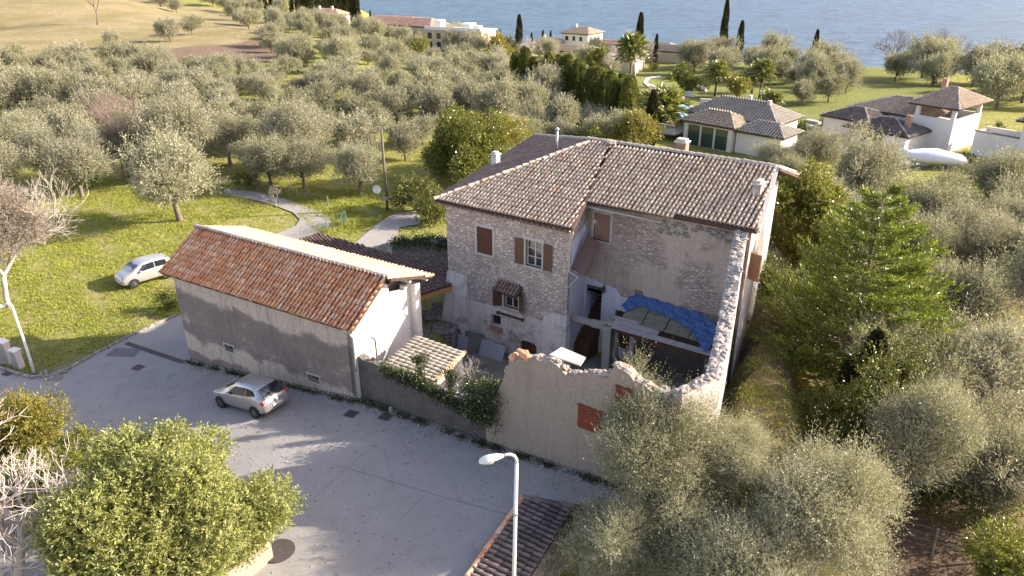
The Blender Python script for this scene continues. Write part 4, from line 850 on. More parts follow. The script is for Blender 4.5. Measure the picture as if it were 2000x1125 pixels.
# individually recognisable trees: pixel of trunk foot, scale, label
NT = [
 ('m', 352, 432, 1.72, 'big spreading olive tree in the field above the pale car'), ('m', 161, 386, 1.25, 'olive tree with a pale bare trunk at the left of the field'),
 ('f', 334, 82, 1.35, 'lone leaning olive tree on the dry upper slope'), ('f', 376, 68, 1.2, 'olive tree right of the lone leaning one on the upper slope'), ('f', 345, 25, 1.15, 'highest olive tree on the upper slope by the lake shore wood'),
 ('f', 520, 264, 1.0, 'olive tree with thick dark trunk in the sunny clearing of the grove'), ('f', 460, 255, 1.0, 'olive tree left of the thick-trunked one in the grove clearing'), ('f', 580, 232, .95, 'small olive tree with pale trunk in the grove clearing'),
 ('f', 224, 95, 1.0, 'olive tree at the top edge of the grove below the dry slope'), ('f', 148, 168, 1.0, 'olive tree with twin pale trunks near the upper left grove edge'),
 ('m', 530, 368, 1.15, 'olive tree by the bend of the lane behind the wooden fence'), ('m', 595, 368, 1.1, 'olive tree with black twisted trunk above the lane fence'), ('m', 703, 382, 1.15, 'olive tree just left of the utility pole'),
 ('m', 255, 345, 1.3, 'dark olive tree behind the reddish twiggy tree'), ('m', 42, 330, 1.3, 'olive tree with crooked trunk at the left picture edge'), ('m', 450, 322, 1.3, 'olive tree between the reddish tree and the lane'),
 ('f', 660, 158, 1.0, 'olive tree in the open grass strip of the upper grove'), ('f', 690, 245, 1.0, 'leaning olive tree in the grass right of the clearing'),
 ('m', 1010, 300, 1.0, 'olive tree touching the back edge of the farmhouse roof'), ('m', 1590, 345, 1.15, 'large olive tree between farmhouse and villa'), ('f', 1565, 205, 1.0, 'single slender olive tree on the villa lawn'),
 ('f', 1617, 200, 1.2, 'olive tree with forked trunk behind the villa'), ('f', 1385, 115, 1.2, 'round olive tree below the tall cypress'),
]
NR = [ # crown-centre pixel, crown z above ground, scale, label
 (1282, 905, 2.1, .9, 'n', 'tall olive tree covering the corner of the ruined wall'), (1605, 990, 3.3, 1.1, 'n', 'broad bright olive tree in the lower right foreground'),
 (1225, 1085, 2.5, .85, 'n', 'olive tree right of the small tiled hut'), (1450, 1105, 3.3, .95, 'n', 'olive tree at the bottom edge below the broad bright one'), (1415, 975, 1.9, .62, 'n', 'shaded olive tree between the two foreground olives'),
 (1835, 850, 3.3, 1.1, 'n', 'large round olive tree at right above the wire fence'), (1760, 690, 3.2, 1.05, 'm', 'olive tree just below the light green conifer'), (1945, 690, 3.2, 1.1, 'm', 'olive tree at the right edge level with the conifer foot'),
 (1880, 560, 3.2, 1.15, 'm', 'olive tree to the right of the conifer'), (1975, 480, 3.2, 1.1, 'm', 'olive tree at the right edge above the others'), (1800, 455, 3.2, 1.05, 'm', 'olive tree above and right of the conifer top'),
 (1900, 440, 3.2, 1.1, 'm', 'olive tree below the covered boat to the right'), (1700, 408, 3.2, 1.0, 'm', 'olive tree below the lamp of the villa yard'), (1640, 420, 3.2, 1.1, 'm', 'olive tree behind the conifer on the left'),
 (1985, 412, 3.2, 1.0, 'm', 'olive tree before the far right white building'), (1865, 400, 2.8, .8, 'm', 'small olive tree under the covered boat'), (1545, 330, 3., .9, 'm', 'olive tree next to the small tiled-roof villa'),
 (1975, 900, 3.0, .95, 'm', 'olive tree with dark trunk at the lower right edge'), (1720, 560, 3., 1.0, 'm', 'olive tree half hidden behind the conifer'), (1515, 300, 3., .8, 'm', 'olive tree at the corner of the small villa garden'),
 (1340, 1060, 3, .8, 'n', 'olive tree in the middle of the foreground group'),
]
taken = []
def ok(x, y, d): return all((x - a) ** 2 + (y - b) ** 2 > d * d for a, b in taken)
for i, (k, u, v, s_, lab) in enumerate(NT):
    P = G(u, v); taken.append((P[0], P[1])); s_ *= .86; (mid_ol if k == 'm' else far_ol).put(i, P, rnd.uniform(0, 6), s_, lab)
for i, (u, v, h, s_, k, lab) in enumerate(NR):
    d = ray(u, v); t = 10.
    while t < 200:
        P = O3 + d * t
        if P[2] - gz(P[0], P[1]) <= h * s_: break
        t += .2
    s_ *= .9; taken.append((P[0], P[1])); (near_ol if k == 'n' else mid_ol).put(i, (P[0], P[1], gz(P[0], P[1])), rnd.uniform(0, 6), s_, lab)
# the groves: each tree a thing; trees nothing tells apart share a label inside one named patch
PATCH = [
 ('left', [(-60, 410), (-60, 190), (60, 150), (170, 140), (235, 175), (235, 290), (120, 330), (60, 410)], 4.9, 1.05, 'silvery olive tree in the crowded left end of the grove'),
 ('upper', [(95, 150), (240, 120), (400, 150), (540, 185), (540, 215), (430, 240), (330, 300), (235, 290), (235, 175)], 5.0, 1.05, 'silvery olive tree in the dense upper middle of the grove'),
 ('slope', [(520, 130), (540, 60), (600, 45), (700, 72), (800, 92), (830, 130), (860, 200), (700, 180), (640, 150), (560, 160)], 6.2, 1.08, 'olive tree on the far slope below the cypress row'),
 ('mid', [(540, 215), (640, 165), (840, 190), (870, 300), (760, 330), (600, 330), (620, 270)], 5.0, 1.0, 'olive tree scattered in grass left of the yellow-green laurel'),
 ('back', [(840, 120), (990, 135), (1100, 175), (1120, 230), (1040, 250), (880, 260), (850, 200)], 5.2, 1.08, 'olive tree between the laurel tree and the dark hedge'),
 ('lower', [(240, 300), (430, 245), (600, 300), (640, 345), (470, 350), (300, 370)], 5.6, 1.25, 'large olive tree along the lower grove edge above the lane'),
 ('hedgefoot', [(1020, 250), (1120, 240), (1230, 290), (1180, 310), (1050, 290)], 4.2, .9, 'olive tree between dark hedge and farmhouse ridge'),
 ('wood', [(285, 2), (560, 2), (600, 26), (480, 22), (300, 20)], 15, 1.9, 'scrubby tree in the wood at the top edge of the slope'),
 ('top', [(440, 22), (600, 38), (560, 60), (470, 58)], 8.5, 1.2, 'olive tree in the uppermost row under the lakeside wood'),
 ('shoreleft', [(840, 100), (960, 96), (1010, 120), (860, 125)], 8, 1.1, 'olive tree in front of the flat-roofed hotel'),
 ('garden', [(960, 108), (1200, 112), (1212, 150), (1100, 170), (1010, 140)], 7.5, 1.0, 'olive tree among the shore gardens left of the tall palm'),
 ('shore', [(1340, 130), (1420, 128), (1640, 150), (1660, 190), (1590, 175), (1480, 165), (1360, 150)], 5.4, 1.3, 'olive tree in the lakeside band right of the tall cypresses'),
 ('shoreright', [(1740, 150), (2060, 165), (2060, 215), (1940, 215), (1930, 180), (1760, 170)], 6.2, 1.6, 'olive tree on the lake side of the right villa'),
 ('rightmass', [(1650, 430), (1760, 430), (1850, 440), (2080, 420), (2080, 640), (1900, 700), (1800, 620), (1790, 500), (1690, 440)], 4.4, 1.15, 'olive tree in the dense mass at the right edge'),
 ('lowright', [(1700, 760), (1760, 640), (1900, 640), (2080, 620), (2080, 820), (1980, 800), (1860, 770)], 4.2, .95, 'olive tree in shade at the lower right'),
]
nol = 0; cnt_ = {}
for name, poly, sp_, sc_, lab in PATCH:
    W = [G(*p) for p in poly]; x0, x1 = min(p[0] for p in W), max(p[0] for p in W); y0, y1 = min(p[1] for p in W), max(p[1] for p in W)
    wp = [(p[0], p[1]) for p in W]; tries = int((x1 - x0) * (y1 - y0) / sp_ ** 2 * 14)
    for _ in range(min(tries, 9000)):
        x, y = rnd.uniform(x0, x1), rnd.uniform(y0, y1)
        if not inpoly(x, y, wp) or not ok(x, y, sp_ * (1 if y < 130 else 1.12)): continue
        taken.append((x, y)); z = gz(x, y); cnt_[name] = cnt_.get(name, 0) + 1; s_ = sc_ * .92 * rnd.uniform(.75, 1.22); nol += 1
        ro = (mid_ol if y < 75 else far_ol).put(rnd.randrange(12), (x, y, z), rnd.uniform(0, 6.3), s_, lab, 'olive trees: ' + lab, s_ * rnd.uniform(.78, 1.22)); ro.rotation_euler = (rnd.uniform(-.12, .12), rnd.uniform(-.12, .12), ro.rotation_euler[2])
        if name == 'wood': ro.name = 'woodland_tree'; ro['category'] = 'tree'; ro['group'] = 'woodland at the top edge'
print(cnt_); print('olives', nol + len(NT) + len(NR))
# --- generic leafy tree
def leafy(label, cat, P, rx, rz, zc, nl, ns, nleaf, ll, lw, mat, sl=.4, trunk=.15, up=.35, name='laurel_tree', shell=.72, bark='bark', droop=0, rad=.65, sprig=60):
    t = thing(name, label, cat, P); L = lobes(int(nl * 1.6), rx, rz, zc, shell, wild=.8); V = shoots_crown(L, ns, nleaf, ll, lw, sl, up, droop, sprig, rad)
    leafobj('crown', V, mat, t); mb = MB(); bx = np.array(P)
    limbs(mb, P, [(l[0] + bx[0], l[1] + bx[1], l[2] + bx[2]) for l in L[:10]], trunk, max(.3, zc - rz * .9)); mb.build('trunk', bark, t, True); return t
def atc(u, v, h):
    d = ray(u, v); t = 8.
    while t < 400:
        P = O3 + d * t
        if P[2] - gz(P[0], P[1]) <= h: break
        t += .15
    return (P[0], P[1], gz(P[0], P[1]))
leafy('big glossy evergreen magnolia in the lower left foreground', 'magnolia', atc(330, 1025, 2.7), 2.4, 2.2, 2.6, 60, 720, 9, .135, .046, 'magnolia', .3, .22, .5, 'magnolia_tree', .86, rad=1.0, sprig=160)
leafy('dark evergreen bush behind the tangled bare tree', 'bush', atc(120, 960, 1.6), 1.7, 1.4, 1.7, 26, 420, 8, .15, .055, 'laurel', .3, .1, .4, 'evergreen_bush', .8, rad=.9)
leafy('yellow-green bush at the left edge behind the magnolia', 'bush', atc(40, 850, 2.0), 1.9, 1.2, 2.0, 14, 300, 8, .14, .06, 'yellow', .35, .12, .3, 'evergreen_bush')
leafy('dark evergreen laurel left of the farmhouse roof', 'laurel tree', atc(900, 300, 2.9), 4.0, 3.3, 3.3, 24, 190, 7, .2, .09, 'laurel', .35, .2)
leafy('yellowing laurel tree touching the dark one left of the farmhouse', 'laurel tree', atc(975, 265, 3.3), 2.9, 2.2, 3.2, 12, 170, 7, .2, .085, 'yellow', .35, .2)
leafy('grey-green bushy tree between yellow laurel and farmhouse roof', 'tree', atc(965, 298, 2.0), 1.9, 1.4, 2.0, 10, 230, 7, .16, .05, 'olive', .4, .15, name='bushy_tree')
leafy('laurel tree against the right wall of the farmhouse', 'laurel tree', atc(1565, 440, 4.0), 2.9, 3.7, 4.3, 26, 280, 8, .17, .085, 'laurel', .35, .2)
leafy('yellow-green tree behind the right end of the farmhouse ridge', 'tree', atc(1245, 258, 2.6), 2.6, 2.0, 2.7, 12, 160, 7, .2, .08, 'yellow', .35, .16, name='broadleaf_tree')
leafy('low green bush peeking over the farmhouse ridge', 'bush', atc(1165, 268, 1.6), 2.6, 1.2, 1.5, 10, 160, 7, .2, .07, 'laurel', .3, .1, name='evergreen_bush')
leafy('dark bush at the foot of the utility pole', 'bush', atc(810, 380, 1.4), 2.2, 1.5, 1.5, 12, 200, 7, .15, .07, 'hedge', .3, .1, name='evergreen_bush')
leafy('dark bush by the path behind the farmhouse corner', 'bush', atc(850, 405, 1.3), 1.8, 1.3, 1.3, 10, 200, 7, .15, .07, 'hedge', .3, .1, name='evergreen_bush')
leafy('dark round bush beside the lane under the olives', 'bush', atc(480, 355, .8), 1.1, .8, .8, 7, 260, 6, .13, .06, 'hedge', .25, .06, name='evergreen_bush')
leafy('yellowish round tree near the hotel', 'tree', atc(970, 95, 4), 2.6, 3.2, 4.2, 10, 60, 6, .4, .16, 'yellow', .5, .2, name='broadleaf_tree')
for (u, v, rx, lab, mt) in ((818, 102, 2.4, 'dark round evergreen left of the hotel', 'laurel'), (940, 128, 2.6, 'pair of round bushes in front of the pale lone cypress', 'laurel'), (1445, 175, 2.2, 'bright green tree beside the pool garden palms', 'yellow'), (1162, 118, 3.0, 'green pine-like tree below the white house', 'laurel'), (1005, 115, 1.8, 'small green bush under the hotel garden', 'laurel'), (1100, 130, 2.2, 'light green bush at the end of the dark hedge', 'yellow'), (1500, 195, 1.3, 'small palm-like shrub by the pale villa roof', 'palm'), (1230, 120, 2, 'green shrub under the tall palm', 'hedge'), (1330, 150, 2.2, 'dark shrub beside the garden path', 'hedge'), (1345, 170, 1.6, 'dark clipped shrub by the pool', 'hedge')):
    leafy(lab, 'tree' if rx > 2 else 'bush', atc(u, v, rx * .9), rx, rx * .8, rx, 9, 90, 6, .3, .13, mt, .35, .12, name='broadleaf_tree' if rx > 2 else 'evergreen_bush')
leafy('tall dark evergreen added for yard shade between thujas and large round olive', 'bush', atc(1730, 790, 2.5), 2.2, 2.6, 2.7, 14, 300, 7, .12, .055, 'hedge', .35, .12, name='evergreen_bush')  # extra evergreen placed to block sun from the yard
leafy('tall dark evergreen added for yard shade at the near end of the thujas', 'bush', tuple(G(1672, 915)), 1.9, 2.3, 2.6, 14, 300, 7, .12, .055, 'hedge', .35, .12, name='evergreen_bush')  # another added evergreen, cast across the yard as shade
leafy('dark evergreen bush added to shade the yard by the thujas', 'bush', tuple(G(1610, 880)), 1.3, 1.3, 1.5, 12, 300, 7, .12, .055, 'hedge', .35, .12, name='evergreen_bush')  # small bush added for the same yard shade
leafy('small round shrub in the very bottom right corner', 'bush', atc(1960, 1110, 1.2), 1.5, 1.2, 1.3, 12, 420, 8, .1, .05, 'laurel', .3, .08, name='evergreen_bush')
leafy('low green leaves between the foreground olives', 'bush', atc(1440, 975, .9), 1.5, .8, .9, 9, 300, 7, .12, .05, 'yellow', .3, .06, name='evergreen_bush')
for (u, v, r_, lab) in ((1905, 990, 1.5, 'dark leafy shrub above the wire fence at the lower right'), (1810, 960, 1.3, 'dark shrub under the large round olive'), (1740, 900, 1.3, 'dark shrub between olive and wire fence'), (1435, 890, 1.0, 'dark shrub added for shade at the outer corner of the ruined wall'), (1405, 905, 1.1, 'dark shrub added for shade behind the foreground olives beside the ruined wall'), (1960, 960, 1.4, 'dark shrub at the right edge above the lower path'), (1490, 545, 1.2, 'dark foliage at the foot of the farmhouse side wall'), (1520, 560, 1.3, 'dark shrub behind the conifer near the farmhouse'), (330, 590, .75, 'dark bush at the barn corner')):  # the two shrubs by the ruined wall are added to shade the bank
    leafy(lab, 'bush', atc(u, v, r_ * .7), r_, r_ * .8, r_ * .8, 9, 300, 7, .11, .05, 'hedge', .3, .06, name='evergreen_bush')
# --- spreading light green conifer
def conifer(P, H, Rm, label):
    t = thing('spreading_conifer', label, 'conifer', P); P = np.array(P); Ps, Ds = [], []; mb = MB(); mb.tube([P, P + [0, 0, H * .5], P + [0, 0, H * .97]], [.22, .13, .02], 8)
    for i in range(170):
        h = H * (1 - ((i + .5) / 170) ** .62 * .93); r = Rm * (1 - h / H) ** .62 * rnd.uniform(.62, 1.12); a = i * 2.39996 + rnd.uniform(-.3, .3)
        d = np.array([math.cos(a), math.sin(a), 0.]); n = 22; tt = np.linspace(.12, 1, n)[:, None]; rise = rnd.uniform(.25, .6)
        ax = P + [0, 0, h - .1 * r] + d * r * tt + np.array([0, 0, 1.]) * (r * rise * tt ** 1.6 - .12 * r * tt)
        mb.tube([ax[0], ax[n // 2], ax[-1]], [.035, .02, .006], 4)
        side = np.array([-d[1], d[0], 0.]); tang = unit(np.gradient(ax, axis=0))
        m = 85
        for s_ in range(m):
            k = rng.integers(2, n); wdt = r * .36 * (1 - (k / n) ** 2 * .75) * rng.uniform(-1, 1); q = ax[k] + side * wdt + tang[k] * abs(wdt) * .9 + rng.normal(size=3) * .04
            nn = 7; sd = unit(tang[k] * 1. + side * np.sign(wdt) * .55 + np.array([0, 0, .25]) + rng.normal(size=3) * .2)
            pp = q + sd * np.linspace(0, .34, nn)[:, None]; Ps.append(pp); Ds.append(unit(sd + rng.normal(size=(nn, 3)) * .45))
    V = leaves(np.concatenate(Ps), np.concatenate(Ds), .17, .05); leafobj('foliage', V - P, 'conifer', t); mb.build('trunk', 'bark', t, True); return t
PC = G(1648, 735); conifer(tuple(PC), zat(PC, 368) - PC[2], 5.2, 'spreading light green conifer right of the farmhouse')
# --- cypresses
def make_cyp(H, Rr, n, ll, lw, mat='cypress'):
    t = thing('cypress', 'x', 'cypress'); h = rng.uniform(0, 1, n) ** .9; prof = np.where(h < .12, .55 + h / .12 * .4, np.sqrt(np.clip(1 - ((h - .12) / .88) ** 1.7, 0, 1)) * .95 + .04)
    a = rng.uniform(0, 2 * np.pi, n); rad = Rr * prof * (1 + .16 * np.sin(a * 3 + h * 14) + .1 * np.sin(a * 7 - h * 31)) * rng.uniform(.82, 1.04, n)
    P = np.stack([np.cos(a) * rad, np.sin(a) * rad, h * H * .97 + .2], 1); D = np.stack([np.cos(a) * .25, np.sin(a) * .25, np.ones(n)], 1) + rng.normal(size=(n, 3)) * .25
    leafobj('foliage', leaves(P, D, ll, lw), mat, t); mb = MB(); mb.tube([(0, 0, -.2), (0, 0, H * .5), (0, 0, H * .9)], [.16, .1, .03], 6); mb.build('trunk', 'bark', t); return t
cy = Proto([make_cyp(10, .95, 9000, .34, .1), make_cyp(10, .8, 9000, .34, .1)])
CY = [(1408, 108, 0, 'tallest dark cypress cut by the top of the picture'), (1440, 116, 42, 'second tall cypress right of the tallest one', ), (1246, 78, 26, 'tall cypress standing behind the tall palm'), (1279, 124, 67, 'cypress right of the tall palm'),
 (1014, 112, 30, 'lone cypress between hotel and white house'), (1585, 106, 59, 'slim leaning cypress above the lakeside olives'), (725, 53, 20, 'cypress above the pink roofs'), (977, 78, 56, 'small cypress beside the hotel'), (1038, 86, 64, 'short cypress beside the brown roof chimney'), (1060, 80, 59, 'left one of two round-topped cypresses by the white house'), (1075, 82, 60, 'right one of two round-topped cypresses by the white house'), (1988, 140, 121, 'small cypress at the right edge by the lake'), (741, 52, 38, 'smallest cypress near the pink roofs'), (762, 58, 49, 'tiny cypress above the long pink roof')]
for u, v0, v1, lab in CY:
    P = G(u, v0 if u != 1246 else 120); k_ = v0
    while P[2] < -16 or P[1] > 520: k_ += 4; P = G(u, k_)
    h = zat(P, v1) - P[2]; cy.put(int(u) % 2, P, rnd.uniform(0, 6), max(.5, min(h / 9.9, 1.15)) * .95, lab, None, h / 9.9)
rowc = [(632, 24), (639, 26), (648, 28), (656, 30), (664, 33), (671, 34), (679, 38), (688, 41), (695, 45), (700, 46), (608, 22), (597, 20), (585, 18), (622, 24)]
for i, (u, v) in enumerate(rowc):
    P = G(u, v + 10); cy.put(i, P, i, rnd.uniform(1.1, 1.4), 'dark cypress in the close row climbing the far shore', 'cypress row on the far shore', rnd.uniform(1.0, 1.4))
for i, (u, v) in enumerate([(508, 12), (520, 14), (531, 15), (543, 16), (556, 18), (570, 19)]):
    P = G(u, v + 6); cy.put(i, P, i, 1., 'short dark cypress in the wood at the top of the grove', 'cypresses at the top of the grove', rnd.uniform(.6, .8))
for (u, v, h, s_, lab) in ((1668, 850, 5.4, .8, 'columnar thuja with sunlit tip under the conifer'), (1635, 862, 4.4, .8, 'dark columnar thuja left of the sunlit one'), (1715, 870, 4.2, .8, 'dark columnar thuja right of the sunlit one')):
    P = G(u, v); cy.put(1, P, 1, s_, lab, None, h / 9.9)
P = G(1268, 290); cy.put(0, P, 1, .75, 'slim cypress just behind the farmhouse ridge', None, (zat(P, 178) - P[2]) / 9.9)
# --- hedge of tall conifers
ht = thing('conifer_hedge', 'tall dark conifer hedge curving down behind the farmhouse', 'hedge', G(1100, 200)); Ps, Ds = [], []
hp = [(1008, 178), (1040, 186), (1080, 196), (1120, 212), (1160, 232), (1200, 252), (1235, 268)]; HW = [G(*p) for p in hp]
for i in range(len(HW) - 1):
    a, b_ = HW[i], HW[i + 1]; L_ = np.linalg.norm((b_ - a)[:2]); m = int(L_ / .75)
    for j in range(m):
        c = a + (b_ - a) * (j / m) + np.array([rnd.uniform(-.6, .6), rnd.uniform(-.6, .6), 0]); H = rnd.uniform(5.2, 7.2); n = 2600
        h = rng.uniform(0, 1, n); aa = rng.uniform(0, 6.28, n); rad = 1.05 * np.sqrt(np.clip(1 - h ** 2.2, 0, 1)) * rng.uniform(.8, 1.05, n) * (1 + .2 * np.sin(aa * 4 + h * 9))
        Ps.append(np.stack([c[0] + np.cos(aa) * rad, c[1] + np.sin(aa) * rad, c[2] + h * H], 1)); Ds.append(np.stack([np.cos(aa) * .4, np.sin(aa) * .4, np.ones(n)], 1) + rng.normal(size=(n, 3)) * .35)
V = leaves(np.concatenate(Ps), np.concatenate(Ds), .34, .13) - np.tile(np.array(ht.location), (sum(map(len, Ps)) * 4, 1)); leafobj('foliage', V, 'hedge', ht)
# --- bare trees
def bare(label, P, H, mat, depth=6, r0=.16, spread=.62, name='bare_tree', lean=(0, 0), kids=(2, 3), fine=1.0, cat='bare tree', nseg=4):
    t = thing(name, label, cat, P); tr = MB(); br = MB()
    def go(p, d, L_, r, k):
        mb = tr if k <= 1 else br; pts = [p]; q = p.copy(); dd = d.copy()
        for i in range(3):
            dd = (dd + Vector((rnd.uniform(-1, 1), rnd.uniform(-1, 1), rnd.uniform(-.4, .7))) * .17).normalized(); q = q + dd * L_ / 3; pts.append(q.copy())
        mb.tube(pts, [r, r * .88, r * .76, r * .62], nseg + (2 if k < 2 else 0), k < 1)
        if k >= depth: return
        for i in range(rnd.choice(kids) + (1 if k == 0 else 0)):
            a = rnd.uniform(0, 6.28); u = dd.orthogonal().normalized(); w_ = dd.cross(u); sd = (u * math.cos(a) + w_ * math.sin(a))
            nd = (dd + sd * spread * rnd.uniform(.5, 1.5) + Vector((0, 0, .12))).normalized()
            st = pts[3] if i == 0 or rnd.random() < .6 else pts[2]
            go(st, nd, L_ * rnd.uniform(.66, .9), r * .62 * (1 if i else 1.05), k + 1)
    go(Vector(P) - Vector((0, 0, .1)), Vector((lean[0], lean[1], 1)).normalized(), H * .27, r0, 0)
    tr.build('trunk', mat, t, True); br.build('branches', mat, t, True); return t
b1 = G(75, 1190); bare('bare pale tree with tangled branches in the bottom left corner', tuple(b1), 6.4, 'barkpale', 7, .22, .8, kids=(3, 3, 2), lean=(.05, -.05), nseg=5)
b2 = atc(-15, 1090, 2.5); bare('bare pale shrub cut by the left picture edge', b2, 4.6, 'barkpale', 7, .08, .8, kids=(2, 3))
P = G(18, 600); lt_ = bare('large greyish tree with fine bare twigs at the left edge', P, 8.6, 'barkpale', 7, .2, .62, name='twiggy_tree', kids=(3, 3, 2), lean=(.05, 0), nseg=3)
L = lobes(30, 3.2, 2.5, 5.2); V = shoots_crown(L, 330, 8, .2, .03, .55); leafobj('twigs', V, leafmat('dry_twig', [(.20, .165, .13), (.30, .255, .21), (.40, .345, .29)], .15, .0), lt_)
P = G(242, 348); rt = bare('reddish twiggy bare tree in the grove above the pale car', P, 7.6, 'barkpink', 7, .13, .6, name='reddish_tree', kids=(2, 3, 3), nseg=3)
V = shoots_crown(lobes(22, 2.0, 1.7, 4.4), 130, 6, .12, .03, .4); leafobj('buds', V, leafmat('red_bud', [(.26, .19, .155), (.36, .26, .22), (.44, .33, .285)], .15, .0), rt)
for (u, v, h, lab, mt) in ((1738, 138, 9, 'left bare tree against the lake above the villa', 'barkpink'), (1826, 150, 11, 'right bare tree with several stems against the lake', 'barkpink'), (1640, 112, 6, 'small bare tree behind the lakeside olives', 'barkpink'), (190, 48, 17, 'wide bare tree on the dry hill at the upper left', 'barkpink'), (1240, 150, 8, 'bare pale tree beside the tall palm', 'barkpale'), (1258, 60 + 72, 7, 'twisted bare tree right of the dark hedge', 'barkpale'), (1043, 128, 7, 'bare tree right of the lone cypress', 'barkpale'), (1195, 150, 6, 'bare tree in front of the terraced roofs', 'barkpale'), (1120, 95, 6, 'pinkish bare tree left of the brown roof', 'barkpink')):
    P = G(u, v); o = bare(lab, P, h, 'bark' if h > 8 else mt, 7, .2, .7, kids=(2, 3, 3), nseg=3)
for (u, v, h, lab) in ((541, 405, 2.2, 'thin leafless sapling at the lane edge'), (912, 778, 2.0, 'leafless pale shrub behind the ivy wall'), (930, 770, 2.3, 'second leafless shrub by the ivy clump'), (838, 690, 1.0, 'tiny leafless shrub on the lean-to roof edge')):
    P = G(u, v) if v < 500 else onz(u, v + 10, 2.2); bare(lab, P, h, 'barkpale', 5, .03, .6, name='leafless_shrub', nseg=3, cat='shrub')
# --- palms
def palm(label, P, H, Rf, n=34, skirt=True, r=.2):
    t = thing('palm_tree', label, 'palm', P); P = np.array(P); mb = MB(); mb.tube([P - [0, 0, .2], P + [.05, 0, H * .5], P + [0, 0, H]], [r * 1.2, r * .9, r], 9); mb.build('trunk', 'palmdead', t, True)
    Ps, Ds = [], []
    for i in range(n):
        a = i * 2.4; el = 1.35 - 2.1 * (i / n); d = np.array([math.cos(a) * math.cos(el), math.sin(a) * math.cos(el), math.sin(el)]); L_ = Rf * rnd.uniform(.85, 1.1)
        for k in range(14):
            f = k / 13; q = P + [0, 0, H] + d * L_ * f - np.array([0, 0, 1]) * L_ * .35 * f * f; m = 6; sd = np.cross(d, [0, 0, 1.]); sd /= max(np.linalg.norm(sd), .1)
            Ps.append(np.repeat(q[None], m, 0)); Ds.append(d * .8 + np.array([sd * s_ * (1.2 - .5 * f) for s_ in (-1, 1)] * 3) + rng.normal(size=(m, 3)) * .25)
    leafobj('fronds', leaves(np.concatenate(Ps) - P, np.concatenate(Ds), Rf * .42, .09 * Rf / 1.4), 'palm', t)
    if skirt:
        n = 900; a = rng.uniform(0, 6.28, n); h = rng.uniform(H - 1.6, H, n); leafobj('dead_fronds', leaves(np.stack([np.cos(a) * r * 1.6, np.sin(a) * r * 1.6, h], 1), np.stack([np.cos(a), np.sin(a), -2.5 + 0 * a], 1), .7, .1), 'palmdead', t)
for (u, v0, v1, Rf, lab) in ((1228, 192, 90, 2.3, 'tall palm with shaggy crown before the lake'), (1396, 188, 138, 2.0, 'left palm of the pool garden'), (1483, 192, 135, 2.0, 'palm with leaning trunk beside the small villa'), (1468, 182, 143, 1.6, 'shorter palm just left of the leaning one'), (1513, 212, 192, 1.2, 'low palm at the small villa corner'), (1292, 262, 210, 3.0, 'spreading date palm by the pool')):
    P = G(u, v0); palm(lab, P, zat(P, v1) - P[2], Rf)
# --- ivy
def ivy(label, cat, base, pts, n, ll, rad, name='ivy'):
    t = thing(name, label, cat, base); Ps = []
    for p in pts: Ps.append(np.array(p)[None] + rng.normal(size=(n, 3)) * rad)
    P = np.concatenate(Ps); D = rng.normal(size=P.shape) + [0, 0, .2]; leafobj('leaves', leaves(P - np.array(base), D, ll, ll * .75), 'ivy', t)
    mb = MB(); mb.tube([pts[0], pts[len(pts) // 2], pts[-1]], .03, 5); mb.build('stems', 'bark', t); return t
ivy('ivy hanging over the dark street wall', 'ivy', HE(-2, -7, 3.4), [HE(-5.2 + i * .11, -7.1 + rnd.uniform(-.1, .15), 3.6 - max(0, (i - 18) * .018)) for i in range(48)], 130, .085, (.13, .13, .17))
ivy('dense ivy bush at the end of the street wall', 'ivy', HE(.1, -6.9, 3.4), [HE(.1 + rnd.uniform(-.75, .75), -7.0 + rnd.uniform(-.35, .3), 3.5 + rnd.uniform(-.75, 1.3)) for i in range(46)], 260, .08, (.2, .2, .22), 'ivy_bush')
for (u, v, v1, lab) in ((823, 745, 700, 'ivy-covered post at the lean-to roof edge, left one'), (882, 765, 728, 'ivy-covered post right of the lean-to')):
    P = onplane(u, v, HE(0, -6.9, 0), HN); zt = zat(P, v1) ; t = ivy(lab, 'post', (P[0], P[1], 3.0), [(P[0] + rnd.uniform(-.1, .1), P[1], 3.2 + (zt - 3.2) * i / 12) for i in range(13)] + [(P[0] + rnd.uniform(-.28, .28), P[1], zt + rnd.uniform(-.1, .1)) for i in range(5)], 65, .085, (.1, .1, .1), 'ivy_post')
ivy('ivy trailing along the top of the dry stone garden wall', 'ivy', a, [GF(L_ * 0 + .1 + i * .16, rnd.uniform(-.15, .5), 2.75 + rnd.uniform(-.15, .15)) for i in range(46)], 150, .12, (.16, .2, .18))
# --- grass tufts (stuff)
def tufts(name, poly, n, hgt_, wd_):
    W = [G(*p) for p in poly]; wp = [(p[0], p[1]) for p in W]; x0, x1 = min(p[0] for p in wp), max(p[0] for p in wp); y0, y1 = min(p[1] for p in wp), max(p[1] for p in wp); out = []
    X = rng.uniform(x0, x1, n); Y = rng.uniform(y0, y1, n); cl = np.sin(X * .9) * np.cos(Y * 1.1) + np.sin(X * 2.3 + Y * 1.7) * .6 + rng.normal(size=n) * .5
    keep = np.array([inpoly(x, y, wp) for x, y in zip(X, Y)]) & (cl > -.35); X, Y = X[keep], Y[keep]; Z = np.concatenate([terr(X[i:i + 4000], Y[i:i + 4000]) for i in range(0, len(X), 4000)])
    P = np.stack([X, Y, Z], 1); P = np.repeat(P, 4, 0) + rng.normal(size=(len(P) * 4, 3)) * [.09, .09, 0]; D = rng.normal(size=P.shape) * [.6, .6, .15] + [0, 0, .8]
    o = leafobj(name, leaves(P, D, hgt_, wd_), 'grassb'); tag(o, kind='stuff', label='rough tufted grass growing over the meadow', cat='grass'); return o
tufts('grass', [(-60, 705), (60, 730), (185, 690), (345, 612), (352, 560), (420, 440), (560, 400), (430, 375), (120, 340), (-80, 420)], 52000, .17, .035)
